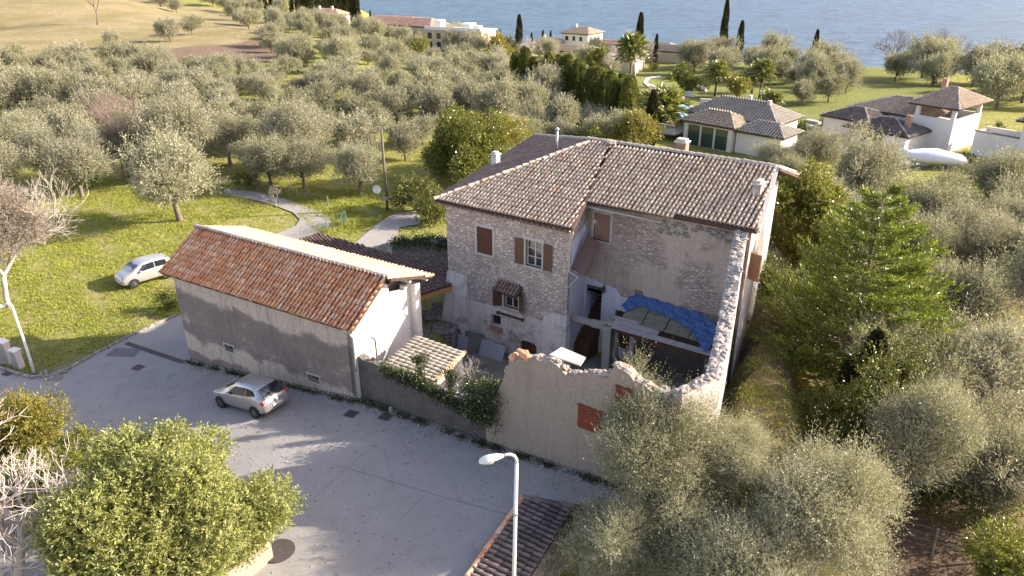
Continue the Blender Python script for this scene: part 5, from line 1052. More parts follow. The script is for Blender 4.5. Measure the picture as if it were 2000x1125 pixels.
tufts('grass', [(1405, 860), (1430, 620), (1500, 560), (1640, 640), (1700, 800), (1560, 860), (1480, 850)], 9000, .14, .03)
tufts('grass', [(600, 440), (560, 390), (520, 372), (760, 372), (770, 420), (700, 455), (650, 470)], 14000, .18, .04)

# ---------------------------------------------------------------- cars
def car(name, label, F3, L_, W_, H_, body, wb, hatch=True, stations=None):
    """F3(x, y, z): x forward from the rear, y left, z up"""
    root = thing(name, label, 'car', F3(L_ / 2, 0, 0))
    # stations: x, half width, bottom z, belt z, top z, half width at top
    rings = []
    for (x, hw, zb, zbelt, zt, tw) in stations:
        y = [(0, zb), (hw * .86, zb), (hw * .985, zb + .12), (hw, zb + .36), (hw * .965, zbelt - .03), (hw * .93, zbelt), (tw * 1.0 + .0, zt - .07 if zt - zbelt > .15 else (zbelt + (zt - zbelt) * .6)), (tw * .82, zt - .012), (tw * .4, zt), (0, zt + .008)]
        rings.append([(x, yy, zz) for yy, zz in y] + [(x, -yy, zz) for yy, zz in reversed(y[1:-1])])
    n = len(rings[0]); mb = MB(); vs = [F3(*p) for r_ in rings for p in r_]
    fs = [(i * n + j, i * n + (j + 1) % n, (i + 1) * n + (j + 1) % n, (i + 1) * n + j) for i in range(len(rings) - 1) for j in range(n)] + [tuple(range(n - 1, -1, -1)), tuple((len(rings) - 1) * n + j for j in range(n))]
    mb.add(vs, fs); bo = mb.build('body', body, root, True); md = bo.modifiers.new('s', 'SUBSURF'); md.levels = 2; md.render_levels = 2
    S_ = lambda i, j: np.array(rings[i][j])
    def panel(nm, mat, pts, par, off=.02, nsub=4):
        p = [np.array(q) for q in pts]; nrm = np.cross(p[1] - p[0], p[3] - p[0]); nrm = nrm / np.linalg.norm(nrm)
        c = sum(p) / 4
        if nrm @ (c - np.array([L_ / 2, 0, .6])) < 0: nrm = -nrm
        mb = MB(); g_ = []
        for a in range(nsub + 1):
            for b_ in range(nsub + 1):
                u_, v_ = a / nsub, b_ / nsub; q = (p[0] * (1 - u_) + p[1] * u_) * (1 - v_) + (p[3] * (1 - u_) + p[2] * u_) * v_
                q = q + nrm * (off + .05 * (1 - (2 * u_ - 1) ** 2) * (1 if nm in ('windscreen', 'rear_window') else .2)); g_.append(F3(*q))
        mb.add(g_, [(a * (nsub + 1) + b_, (a + 1) * (nsub + 1) + b_, (a + 1) * (nsub + 1) + b_ + 1, a * (nsub + 1) + b_ + 1) for a in range(nsub) for b_ in range(nsub)]); return mb.build(nm, mat, par, True)
    return root, bo, panel, rings
def wheels(root, F3, xs, W_, r=.29):
    for x in xs:
        for sg in (1, -1):
            y0 = sg * (W_ / 2 - .17); y1 = sg * (W_ / 2 + .012); mb = MB()
            for (rr, ya, yb) in ((r, y0, y1),):
                k = 24; ring = lambda rad, y: [F3(x + math.cos(2 * math.pi * i / k) * rad, y, r + math.sin(2 * math.pi * i / k) * rad) for i in range(k)]
                vs = ring(r * .97, y0) + ring(r, y0 + sg * .03) + ring(r, y1 - sg * .03) + ring(r * .95, y1) + ring(r * .66, y1); mb.add(vs, [(q * k + i, q * k + (i + 1) % k, (q + 1) * k + (i + 1) % k, (q + 1) * k + i) for q in range(4) for i in range(k)] + [tuple(range(k))])
            w_ = mb.build('wheel', 'tyre', root); mb = MB(); k = 20
            vs = [F3(x + math.cos(2 * math.pi * i / k) * r * .68, y1 - sg * .03, r + math.sin(2 * math.pi * i / k) * r * .68) for i in range(k)]; mb.poly(vs)
            for i in range(7):
                a = 2 * math.pi * i / 7; mb.bar(F3(x, y1 + sg * .004, r), F3(x + math.cos(a) * r * .62, y1 - sg * .005, r + math.sin(a) * r * .62), .055, .04)
            mb.build('rim', 'rim', w_)
            mb = MB(); k = 20; rr = r + .06; y2 = sg * (W_ / 2 - .004)
            vs = [F3(x + math.cos(math.pi * i / k) * rr, y2 + sg * .008, r + .02 + math.sin(math.pi * i / k) * rr) for i in range(k + 1)] + [F3(x + math.cos(math.pi * i / k) * (r * .9), y2 + sg * .008, r + .02 + math.sin(math.pi * i / k) * (r * .9)) for i in range(k + 1)]
            mb.add(vs, [(i, i + 1, k + 2 + i, k + 1 + i) for i in range(k)]); mb.build('wheel_arch', 'plastic', root)
def carframe(uf, vf, ur, vr, W_, over_r, side=-1):
    a, b_ = G(uf, vf), G(ur, vr); d = (a - b_)[:2]; wbm = np.linalg.norm(d); d /= wbm; left = np.array([-d[1], d[0]]); z = (a[2] + b_[2]) / 2 + .06; slope = (a[2] - b_[2]) / wbm
    o = b_[:2] - d * over_r - left * (W_ / 2 - .1)
    return lambda x, y, zz: np.array([o[0] + d[0] * x + left[0] * y, o[1] + d[1] * x + left[1] * y, z + zz + slope * (x - over_r - 1.2)]), wbm
def hatch(name, label, uv, body, W_, H_, L_, wb, orr, kind):
    F3, wm_ = carframe(*uv, W_, orr, -1 if True else 1)
    hw = W_ / 2
    if kind == 'round':
        st = [(0.0, hw * .72, .36, .62, .70, hw * .62), (.07, hw * .9, .26, .80, .88, hw * .72), (.3, hw * .99, .2, .93, 1.17, hw * .66), (.62, hw, .2, .97, 1.42, hw * .66), (1.1, hw, .2, .97, H_ - .01, hw * .70), (1.75, hw, .2, .93, H_, hw * .71), (2.15, hw, .2, .9, H_ - .06, hw * .70), (2.75, hw, .2, .88, 1.14, hw * .70), (3.05, hw, .2, .86, .96, hw * .72), (3.45, hw * .95, .22, .74, .84, hw * .66), (3.7, hw * .84, .26, .62, .70, hw * .58), (L_, hw * .62, .34, .50, .56, hw * .45)]
    else:
        st = [(0.0, hw * .84, .36, .70, .80, hw * .7), (.06, hw * .95, .26, .9, 1.05, hw * .76), (.25, hw * .99, .2, .97, 1.40, hw * .74), (.6, hw, .2, .97, H_ - .03, hw * .77), (1.2, hw, .2, .97, H_, hw * .78), (1.9, hw, .2, .95, H_ - .01, hw * .78), (2.25, hw, .2, .93, H_ - .09, hw * .77), (2.8, hw, .2, .93, 1.12, hw * .76), (3.0, hw * .99, .2, .9, 1.0, hw * .76), (3.35, hw * .96, .22, .82, .92, hw * .7), (3.55, hw * .88, .26, .68, .76, hw * .62), (L_, hw * .72, .34, .52, .58, hw * .5)]
    root, bo, panel, rg = car(name, label, F3, L_, W_, H_, body, wb, True, st)
    q = lambda i, j, f=0, j2=None: np.array(rg[i][j]) * (1 - f) + np.array(rg[i][j2 if j2 is not None else j]) * f
    mir = lambda p: np.array([p[0], -p[1], p[2]])
    # side glass: front and rear door windows on both sides
    xa, xb = (2, 5) if kind == 'round' else (2, 5)
    for sg in (0, 1):
        fl = (lambda p: p) if sg == 0 else mir
        def P_(x, zf):
            i = max(k for k in range(len(st)) if st[k][0] <= x); i = min(i, len(st) - 2); f = (x - st[i][0]) / (st[i + 1][0] - st[i][0]); lo = q(i, 5) * (1 - f) + q(i + 1, 5) * f; hi = q(i, 6) * (1 - f) + q(i + 1, 6) * f; return lo + (hi - lo) * zf
        if kind == 'round': W2 = [((.62, .35), (1.22, .10), (1.22, .88), (.80, .80)), ((1.28, .10), (2.55, .10), (1.98, .86), (1.28, .88))]
        else: W2 = [((.5, .1), (1.32, .1), (1.32, .88), (.6, .86)), ((1.38, .1), (2.5, .1), (2.05, .86), (1.38, .88))]
        for w4 in W2: panel('side_window', 'glass', [fl(P_(*c)) for c in w4], root, .012)
        lo = fl(P_(2.35, .15)); mb = MB(); s_ = -1 if sg else 1; mb.rock(F3(lo[0], lo[1] + s_ * .12, lo[2] + .03), .09, .11, .07, .05); mb.build('mirror', body, root, True)
        mb = MB(); hp_ = fl(P_(1.5, 0)); mb.bar(F3(1.42, hp_[1] + s_ * .045, hp_[2] - .12), F3(1.6, hp_[1] + s_ * .045, hp_[2] - .12), .02, .03); mb.build('door_handle', body, root)
        mb = MB()
        for xx in (1.25, 2.42): mb.bar(F3(xx, s_ * (hw + .003), .34), F3(xx - .02, s_ * (hw * .95), .88), .012, .008)
        mb.build('door_seam', 'plastic', root)
        mb = MB(); xr = .12; mb.rock(F3(xr + .02, s_ * hw * .84, .84 if kind == 'round' else 1.0), .09, .09, .13, .05); mb.build('tail_light', 'taillight', root, True)
        mb = MB(); mb.rock(F3(L_ - .27, s_ * hw * .66, .66), .17, .15, .075, .04); mb.build('headlight', 'headlight', root, True)
    k = 6 if kind == 'round' else 6
    a, b_ = q(6, 6), q(7, 6); a2, b2 = a + (b_ - a) * .12, a + (b_ - a) * .93
    panel('windscreen', 'glass', [a2 * [1, .93, 1], b2 * [1, 1.02, 1] - [0, 0, .05], mir(b2 * [1, 1.02, 1] - [0, 0, .05]), mir(a2 * [1, .93, 1])], root, .045)
    c, d = q(1, 6), q(3, 6); lo_ = c + (d - c) * .12; hi_ = c + (d - c) * .95
    panel('rear_window', 'glass', [hi_ * [1, .9, 1] + [0, 0, .0], lo_ * [1, .95, 1], mir(lo_ * [1, .95, 1]), mir(hi_ * [1, .9, 1])], root, .075)
    for xa_, xb_, za_ in ((-.03, 0., .5), (L_ - .04, L_ + .015, .4)): mb = MB(); mb.hexa([F3(xa_, -.26, za_), F3(xb_, -.26, za_), F3(xb_, .26, za_), F3(xa_, .26, za_), F3(xa_, -.26, za_ + .11), F3(xb_, -.26, za_ + .11), F3(xb_, .26, za_ + .11), F3(xa_, .26, za_ + .11)]); mb.build('number_plate', 'plate', root)
    mb = MB(); mb.bar(F3(L_ - .06, -.42, .3), F3(L_ - .06, .42, .3), .06, .1); mb.bar(F3(L_ - .16, -.3, .56), F3(L_ - .16, .3, .56), .06, .05); mb.build('grille', 'plastic', root)
    mb = MB(); mb.bar(F3(.7, 0, H_), F3(.52, 0, H_ + .16), .015); mb.build('aerial', 'plastic', root)
    wheels(root, F3, (orr, orr + wb), W_, .29)
    return root
hatch('parked_car', 'silver rounded hatchback parked on the road beside the barn', (428, 794, 502, 817), 'silver', 1.66, 1.50, 3.84, 2.39, .66, 'round')
hatch('parked_car', 'pale small upright hatchback parked on the grass behind the barn', (262, 564, 331, 543), 'whitecar', 1.62, 1.54, 3.6, 2.3, .58, 'box')
# ---------------------------------------------------------------- street furniture
P = np.array([.02, 15.6, 0.]); P[2] = gz(P[0], P[1]); zt = zat(P, 905)
sl = thing('street_lamp', 'tall pale street lamp with curved arm in the foreground', 'street lamp', P)
mb = MB(); mb.tube([P - [0, 0, .3], P + [0, 0, 1.8], [P[0] + .04, P[1], (P[2] + zt) / 2 + .5], [P[0] + .1, P[1], zt]], [.075, .07, .055, .05], 12); mb.build('pole', 'lampwhite', sl, True)
top_ = np.array([P[0] + .1, P[1], zt]); mb = MB(); mb.tube([top_, top_ + [0, 0, .12], top_ + [-.05, -.01, .24], top_ + [-.16, -.02, .31], top_ + [-.28, -.04, .31], top_ + [-.36, -.05, .28]], .04, 10); mb.build('arm', 'lampwhite', sl, True)
mb = MB(); rings = []; hx = top_ + [-.34, -.05, .28]
for (f, w_, h_) in ((0, .05, .05), (.08, .09, .07), (.22, .13, .1), (.42, .16, .115), (.58, .15, .10), (.68, .09, .06), (.70, .03, .02)):
    rings.append([hx + [-f * .92, math.cos(a) * w_ - .05 * f, math.sin(a) * h_ * (1 if math.sin(a) > 0 else .45) - f * .22] for a in [2 * math.pi * k / 12 for k in range(12)]])
mb.add([p for r_ in rings for p in r_], [(i * 12 + j, i * 12 + (j + 1) % 12, (i + 1) * 12 + (j + 1) % 12, (i + 1) * 12 + j) for i in range(len(rings) - 1) for j in range(12)]); hd_ = mb.build('lamp_head', 'lampwhite', sl, True)
mb = MB(); mb.rock(hx + [-.44, -.03, -.15], .2, .11, .07, .02, 0); mb.build('lamp_glass', 'lampglass', hd_, True)
mb = MB(); mb.tube([[top_[0] - .03, top_[1], zt - 1.75], [top_[0] - .03, top_[1], zt - 1.68]], .07, 10); mb.build('pole_joint', 'metal', sl)
P = G(68, 731); zt = zat(P, 597); sl2 = thing('street_lamp', 'pale street lamp with short arm at the left road edge', 'street lamp', P)
mb = MB(); tp = np.array([P[0] - .05, P[1], zt]); mb.tube([P - [0, 0, .2], P + [0, 0, 1.5], tp], [.075, .065, .05], 10); mb.build('pole', 'lampwhite', sl2, True)
mb = MB(); mb.tube([tp, tp + [-.05, 0, .1], tp + [-.25, 0, .1], tp + [-.4, 0, .02]], .045, 8); mb.build('arm', 'lampwhite', sl2, True)
mb = MB(); mb.rock(tp + [-.72, 0, -.05], .36, .15, .08, .02, 0); mb.build('lamp_head', 'lampwhite', sl2, True)
P = G(757, 412); zt = zat(P, 252); up_ = thing('utility_pole', 'wooden utility pole with a small meter box behind the barn', 'utility pole', P)
mb = MB(); mb.tube([P - [0, 0, .2], [P[0], P[1], zt]], [.13, .09], 10); mb.build('pole', 'bark', up_, True)
mb = MB(); mb.bar([P[0] - .35, P[1] - .1, P[2] + 1.15], [P[0] + .4, P[1] - .1, P[2] + 1.15], .12, .3); mb.build('meter_box', 'metal', up_); mb = MB(); mb.tube([[P[0] + .09, P[1] - .1, P[2]], [P[0] + .09, P[1] - .1, P[2] + 3.5]], .03, 6); mb.build('cable_conduit', 'iron', up_)
P = G(741, 418); zt = zat(P, 368); sd = thing('satellite_dish', 'white dish on a thin post beside the utility pole', 'satellite dish', P); mb = MB(); mb.tube([P, [P[0], P[1], zt]], .03, 6); mb.build('post', 'metal', sd)
mb = MB(); rings = []
for k in range(5):
    r_ = .36 * k / 4; rings.append([np.array([P[0], P[1], zt]) + np.array([math.cos(a) * r_, -.12 + .12 * (k / 4) ** 2 * -1 - .0, math.sin(a) * r_ * 1.05]) for a in [2 * math.pi * q / 16 for q in range(16)]])
mb.add([p for r_ in rings for p in r_], [(i * 16 + j, i * 16 + (j + 1) % 16, (i + 1) * 16 + (j + 1) % 16, (i + 1) * 16 + j) for i in range(4) for j in range(16)]); mb.build('dish', 'lampwhite', sd, True); mb = MB(); mb.bar([P[0], P[1] - .15, zt - .3], [P[0], P[1] - .5, zt - .05], .03); mb.build('receiver_arm', 'metal', sd)
for (u, v, w_, h_, lab) in ((10, 712, .75, 1.35, 'tall grey utility cabinet at the left road edge'), (33, 722, .45, 1.1, 'smaller grey utility cabinet beside the tall one')):
    P = G(u, v); F = frame(P, (.93, -.36), (.36, .93)); z = P[2]; t = thing('utility_cabinet', lab, 'cabinet', P); mb = MB(); mb.box(F, -w_ / 2, w_ / 2, 0, .35, z - .1, z + h_); mb.build('housing', 'whitegrey', t)
    mb = MB(); mb.box(F, -w_ / 2 - .03, w_ / 2 + .03, -.03, .38, z + h_ + .002, z + h_ + .06); mb.build('lid', 'lampwhite', t); mb = MB(); mb.box(F, -w_ / 2 + .04, w_ / 2 - .04, -.015, -.002, z + .12, z + h_ - .06); mb.build('door', 'metal', t)
# covers and drain
def plate(name, label, cat, u, v, a_, b_, ang, mat, dz=.07):
    c = G(u, v); ca, sa = math.cos(ang), math.sin(ang); mb = MB(); pts = []
    for i in range(5):
        for j in range(5):
            x, y = (i / 4 - .5) * a_, (j / 4 - .5) * b_; X, Y = c[0] + x * ca - y * sa, c[1] + x * sa + y * ca; pts.append((X, Y, gz(X, Y) + dz))
    mb.add(pts, [(i * 5 + j, (i + 1) * 5 + j, (i + 1) * 5 + j + 1, i * 5 + j + 1) for i in range(4) for j in range(4)]); return tag(mb.build(name, mat), label, cat)
for (u, v, lab) in ((270, 720, 'square iron cover in the road left of the barn'), (686, 811, 'left iron cover below the barn corner'), (753, 817, 'right iron cover beside the stone bollard'), (18, 731, 'rusty cover before the utility cabinets'), (66, 736, 'rusty cover at the foot of the left lamp')):
    plate('manhole_cover', lab, 'manhole cover', u, v, .55, .5, -.45, 'iron', .085)
plate('asphalt_patch', None, None, 243, 690, 1.6, .9, -.1, 'asph2', .075)['kind'] = 'structure'
mb = MB(); a, b_ = G(247, 672), G(360, 710)
for i in range(12):
    p, q = a + (b_ - a) * i / 12, a + (b_ - a) * (i + 1) / 12; mb.quad([p[0] - .07, p[1] - .14, gz(p[0], p[1]) + .08], [q[0] - .07, q[1] - .14, gz(q[0], q[1]) + .08], [q[0] + .07, q[1] + .14, gz(q[0], q[1]) + .08], [p[0] + .07, p[1] + .14, gz(p[0], p[1]) + .08])
tag(mb.build('drain_channel', 'iron'), 'long drain channel across the drive left of the barn', 'drain')
mb = MB()   # joints in the concrete
for (u0, v0, u1, v1) in ((520, 1060, 680, 915), (680, 915, 735, 870), (640, 905, 1000, 1010), (0, 790, 160, 770), (780, 1020, 830, 970)):
    a, b_ = G(u0, v0), G(u1, v1); d = (b_ - a)[:2]; n_ = np.array([-d[1], d[0]]) / np.linalg.norm(d) * .007; k = 14
    for i in range(k):
        p, q = a + (b_ - a) * i / k, a + (b_ - a) * (i + 1) / k; mb.quad([p[0] - n_[0], p[1] - n_[1], gz(p[0], p[1]) + .072], [q[0] - n_[0], q[1] - n_[1], gz(q[0], q[1]) + .072], [q[0] + n_[0], q[1] + n_[1], gz(q[0], q[1]) + .072], [p[0] + n_[0], p[1] + n_[1], gz(p[0], p[1]) + .072])
tag(mb.build('road_joint', 'asph2'), kind='structure')
# kerb between road and meadow, rough stones
mb = MB(); E_ = edge
for i in range(len(E_) - 1):
    a, b_ = E_[i], E_[i + 1]; m = max(1, int(np.linalg.norm(b_ - a) / .8))
    for j in range(m):
        p, q = a + (b_ - a) * j / m, a + (b_ - a) * (j + .96) / m; mb.bar([p[0], p[1], gz(p[0], p[1]) + .08], [q[0], q[1], gz(q[0], q[1]) + .08], .16, rnd.uniform(.16, .22))
tag(mb.build('kerb', 'drystone'), kind='structure')
mb = MB()
for i in range(16): c = G(rnd.uniform(72, 128), rnd.uniform(724, 744)); mb.rock(c + [0, 0, .08], rnd.uniform(.1, .3), rnd.uniform(.1, .25), rnd.uniform(.06, .16))
tag(mb.build('kerb_stones', 'drystone'), 'heap of mossy stones at the meadow corner by the left lamp', 'stones')
c = G(764, 808); mb = MB(); mb.tube([c, c + [0, 0, .3], c + [0, 0, .38]], [.1, .09, .04], 8); tag(mb.build('stone_bollard', 'rock', None, True), 'tiny white stone post by the iron cover at the wall foot', 'bollard')
# fences
def fence(label, uvs, h, mat, name='wire_fence', post='post', wires=3, r=.035, mesh=False, each=2.6, posttop=0):
    W = [G(*p) for p in uvs]; t = thing(name, label, 'fence', W[0]); prev = None; wm_ = MB()
    for i in range(len(W) - 1):
        a, b_ = W[i], W[i + 1]; m = max(1, int(round(np.linalg.norm(b_ - a) / each)))
        for j in range(m + (1 if i == len(W) - 2 else 0)):
            p = a + (b_ - a) * j / m; p[2] = gz(p[0], p[1]); mb = MB(); tp = p + [rnd.uniform(-.06, .06), rnd.uniform(-.06, .06), h]; mb.tube([p - [0, 0, .1], tp], [r * 1.1, r], 6); mb.build(post, 'oldwood' if not mesh else 'metal', t)
            if prev is not None:
                for k in range(wires): f = (k + 1) / wires * .96; wm_.tube([prev[0] + (prev[1] - prev[0]) * f, p + (tp - p) * f], .008 if mat != 'oldwood' else .035, 4)
                if mesh:
                    for k in range(16):
                        f = k / 16; A0 = prev[0] * (1 - f) + p * f; A1 = prev[1] * (1 - f) + tp * f; g2 = min(1, f + .25); B1 = prev[1] * (1 - g2) + tp * g2; B0 = prev[0] * (1 - g2) + p * g2; wm_.tube([A0, B1], .006, 3, False); wm_.tube([A1, B0], .006, 3, False)
            prev = (p, tp)
    wm_.build('wires' if mat != 'oldwood' else 'rails', mat, t); return t
fence('dark wooden rail fence beside the lane under the olives', [(503, 372), (530, 383), (552, 386)], 1.0, 'oldwood', 'rail_fence', wires=2, r=.06, each=2.4)
fence('short dark rail fence right of the lane', [(598, 392), (640, 400)], .8, 'oldwood', 'rail_fence', wires=1, r=.06, each=2.2)
fence('two loose wooden posts beside the lane', [(566, 388), (583, 392)], 1.1, 'wire', 'rail_fence', wires=1, r=.06, each=3)
fence('green mesh fence along the upper path', [(588, 468), (640, 452), (668, 440), (676, 436)], 1.1, 'greenwire', 'mesh_fence', wires=2, r=.03, mesh=True, each=2.2)
fence('thin wire fence on posts along the lower right path', [(1745, 1062), (1820, 1082), (1905, 1100), (2010, 1128)], 1.2, 'wire', wires=4, r=.045, mesh=False, each=2.4)
fence('rusty wire fence at the left meadow corner', [(90, 738), (40, 700), (-20, 660)], 1.4, 'wire', wires=3, r=.03, each=3)
fence('wire fence along the road edge of the meadow', [(98, 738), (185, 695), (275, 650)], 1.1, 'wire', wires=2, r=.02, each=2.9)
a, b_ = HE(-1.4, -6.2, 3.4), HE(.4, -6.2, 3.4); t = thing('mesh_fence', 'green wire mesh panel behind the ivy clump', 'fence', a); mb = MB()
for i in range(26):
    f = i / 25; p = a * (1 - f) + b_ * f; g2 = min(1, f + .35); q = a * (1 - g2) + b_ * g2; mb.tube([p - [0, 0, 1.2], q + [0, 0, .1]], .006, 3, False); mb.tube([p + [0, 0, .1], q - [0, 0, 1.2]], .006, 3, False)
mb.build('wires', 'greenwire', t); mb = MB(); mb.tube([a - [0, 0, 1.5], a + [0, 0, .2]], .03, 6); mb.build('post', 'metal', t)
# low wall stub at the bottom, pavement corner
P = G(500, 1112); bw = thing('wall_stub', 'end of a pale rough wall under the magnolia at the bottom edge', 'wall', P); F = frame(P, (.5, .866), (-.866, .5)); ruinwall('wall', 'encl', F, [(-1.5, P[2] + .9), (.6, P[2] + 1.0)], -.2, .5, P[2] - .3, bw, 'rock', .18)
for (u, v, w_, lab) in ((545, 1080, .55, 'round dark hatch at the end of the pale wall stub'),):
    c = G(u, v); mb = MB(); mb.tube([c + [0, 0, .02], c + [0, 0, .12]], .55, 20); tag(mb.build('round_hatch', 'iron'), lab, 'hatch')
# ---------------------------------------------------------------- villas and far houses
def poly_prism(mb, base, zt, zb):
    n = len(base); mb.add([(p[0], p[1], zb) for p in base] + [(p[0], p[1], zt) for p in base], [(i, (i + 1) % n, n + (i + 1) % n, n + i) for i in range(n)] + [tuple(range(n, 2 * n))])
def hiproof(name, root, c4, zt, rise, mat, over=.4, w=.3, l=.45, rl=.35, tiles=True):
    """c4: four corners in order, ridge parallel to side 0-1"""
    c = [np.array([p[0], p[1], 0.]) for p in c4]; ctr = sum(c) / 4; q = [p + (p - ctr) / np.linalg.norm(p - ctr) * over * 1.35 for p in c]; q = [np.array([p[0], p[1], zt]) for p in q]
    m0, m1 = (q[0] + q[3]) / 2, (q[1] + q[2]) / 2; a = m0 + (m1 - m0) * rl; b_ = m1 - (m1 - m0) * rl; a[2] = b_[2] = zt + rise; out = []
    for pl in ([q[0], q[1], b_, a], [q[1], q[2], b_], [q[2], q[3], a, b_], [q[3], q[0], a]):
        if rl < .02 and len(pl) == 3: continue
        if rl > .49 and len(pl) == 4: pl = pl[:3]
        d = pl[1] - pl[0]; d = tuple(d / np.linalg.norm(d))
        out.append(roof(name, pl, d, mat, root, w=w, l=l, thick=.14, seg=3, jit=.4))
    e = .1
    for p, k in ((q[0], a), (q[1], b_), (q[2], b_), (q[3], a)): ridge('ridge_tiles', p, k, 'tilepale', out[0], .13, .5)
    if rl < .49: ridge('ridge_tiles', a, b_, 'tilepale', out[0], .13, .5)
    return out
def winbox(par, A, d, s0, s1, z0, z1, out, mat='glass', name='window', fr='frame'):
    """a framed window standing 3 cm proud of a wall line"""
    n = np.array([d[1], -d[0]]) * out; mb = MB(); Fq = frame((A[0], A[1], 0), d, n); mb.box(Fq, s0 - .06, s1 + .06, 0.0, .03, z0 - .06, z0); mb.box(Fq, s0 - .06, s1 + .06, 0, .03, z1, z1 + .06); mb.box(Fq, s0 - .06, s0, 0, .03, z0, z1); mb.box(Fq, s1, s1 + .06, 0, .03, z0, z1)
    wd = mb.build(name, fr, par); mb = MB(); mb.box(Fq, s0, s1, 0, .012, z0, z1); mb.build('pane', mat, wd); return wd
# right villa with roof terrace
VG = -1.9; v0 = onz(1849, 296, VG); vd = np.array([.62, -.785]); vn = np.array([.785, .62]); VF = frame(v0, vd, vn)
vl = thing('terrace_villa', 'white villa with tiled roofs and a covered roof terrace by the lake', 'villa', VF(-4, 4, VG))
TL = onplane(1778, 250, v0, vn); sL = (TL - v0)[:2] @ vd
zT = zat(v0, 236); zE = zat(v0, 212)
mb = MB(); wb4 = [VF(sL, 0, 0), VF(0, 0, 0), VF(0, 7.5, 0), VF(sL, 7.5, 0)]; poly_prism(mb, wb4, zT - .9, VG - 1.5)
for a, b_, c_, d_ in ((sL, 0, -.01, .28), (sL, 0, 7.2, 7.49)): mb.box(VF, a, b_, c_, d_, zT - .898, zT)
mb.box(VF, -.28, 0.01, .29, 7.19, zT - .898, zT); mb.box(VF, sL - .01, sL + .27, .29, 7.19, zT - .898, zT); mb.build('wall', 'white', vl)
for (s, n_) in ((-.5, .05), (sL + .1, .05), (-.5, 7.0), (sL + .1, 7.0)): mb = MB(); mb.box(VF, s, s + .45, n_, n_ + .4, zT + .002, zE + .05); mb.build('column', 'white', vl)
hiproof('roof', vl, wb4, zE, 1.75, 'tilefar', .8, rl=.42)
# low front wings
WL = []
def wing(lab, s0, s1, n0, n1, ze, rise, rl, mat='tiledk', over=.45):
    mb = MB(); b4 = [VF(s0, n0, 0), VF(s1, n0, 0), VF(s1, n1, 0), VF(s0, n1, 0)]; poly_prism(mb, b4, ze - .03, VG - 1.5); mb.build('wall', 'white', vl); hiproof('roof', vl, b4, ze, rise, mat, over, rl=rl); return b4
f0 = onz(1760, 302, VG); f1 = onz(1651, 277, VG); f2 = onz(1611, 262, VG); q0 = f0 - v0; q1 = f1 - v0; q2 = f2 - v0
sA, nA = q0[:2] @ vd, q0[:2] @ vn; sB, nB = q1[:2] @ vd, q1[:2] @ vn; sC, nC = q2[:2] @ vd, q2[:2] @ vn
wing('', sB, sA, (nA + nB) / 2, (nA + nB) / 2 + 5.5, zat(f0, 268), 1.3, .4)
wing('', sC, sB + 2, (nA + nB) / 2 + 1.2, (nA + nB) / 2 + 7, zat(f1, 236), 1.1, .4)
wing('', sC + 1.0, sL + 1, (nA + nB) / 2 + 6, 9, zat(f1, 226), 1.4, .4, 'tilefar')
nm_ = (nA + nB) / 2; mb = MB(); sM = (sA + sB) / 2 - .3; zz = VG + .75
arcp = [VF(sM + 1.35 * math.cos(t), nm_ - .03, zz + .9 + .5 * math.sin(t)) for t in [math.pi * i / 10 for i in range(11)]]; mb.prism([VF(sM + 1.35, nm_ - .03, zz - .2)] + arcp + [VF(sM - 1.35, nm_ - .03, zz - .2)], VF(0, .02, 0) - VF(0, 0, 0)); mb.build('window', 'glassg', vl)
mb = MB(); c = VF(sA - 1.1, nm_ + 2.2, 0); Fq = frame(c, vd, vn); mb.box(Fq, -.3, .3, -.25, .25, zat(f0, 262), zat(f0, 262) + 1.7); mb.build('chimney', 'brick', vl); mb = MB(); c = VF(sL - .6, 8.4, 0); Fq = frame(c, vd, vn); mb.box(Fq, -.3, .3, -.3, .3, zE, zE + 1.9); mb.build('chimney', 'brick', vl)
rw = thing('courtyard_annex', 'white open annex wall right of the terrace villa', 'annex', VF(3, 4, VG)); e0 = onz(1868, 305, VG); e1 = onz(1985, 330, VG); dd_ = (e1 - e0)[:2]; LL = np.linalg.norm(dd_); dd_ /= LL; WF = frame(e0, dd_, (-dd_[1], dd_[0])); mb = MB(); mb.box(WF, 0, LL, 3.0, 3.3, VG - 1, zat(e0, 262)); mb.box(WF, 0, LL, 5.5, 5.8, VG - 1, zat(e0, 258)); mb.box(WF, 0, .3, 3.3, 5.5, VG - 1, zat(e0, 262)); mb.build('wall', 'white', rw); mb = MB(); mb.box(WF, -.2, LL, 2.9, 3.35, zat(e0, 262) + .002, zat(e0, 262) + .1); mb.build('coping', 'tiledk', rw); mb = MB(); mb.box(WF, LL - 1.6, LL - .8, 2.94, 2.99, VG, VG + 1.7); mb.build('door', 'woodlight', rw)
rb = onz(1978, 318, VG); b3 = thing('edge_house', 'white house cut by the right picture edge', 'house', rb); mb = MB(); bb = [rb[:2], rb[:2] + vd * 7, rb[:2] + vd * 7 + vn * 6, rb[:2] + vn * 6]; poly_prism(mb, bb, zat(rb, 240), VG - 1); mb.build('wall', 'white', b3); hiproof('roof', b3, bb, zat(rb, 236), 1.6, 'tilefar', .7, rl=.4)
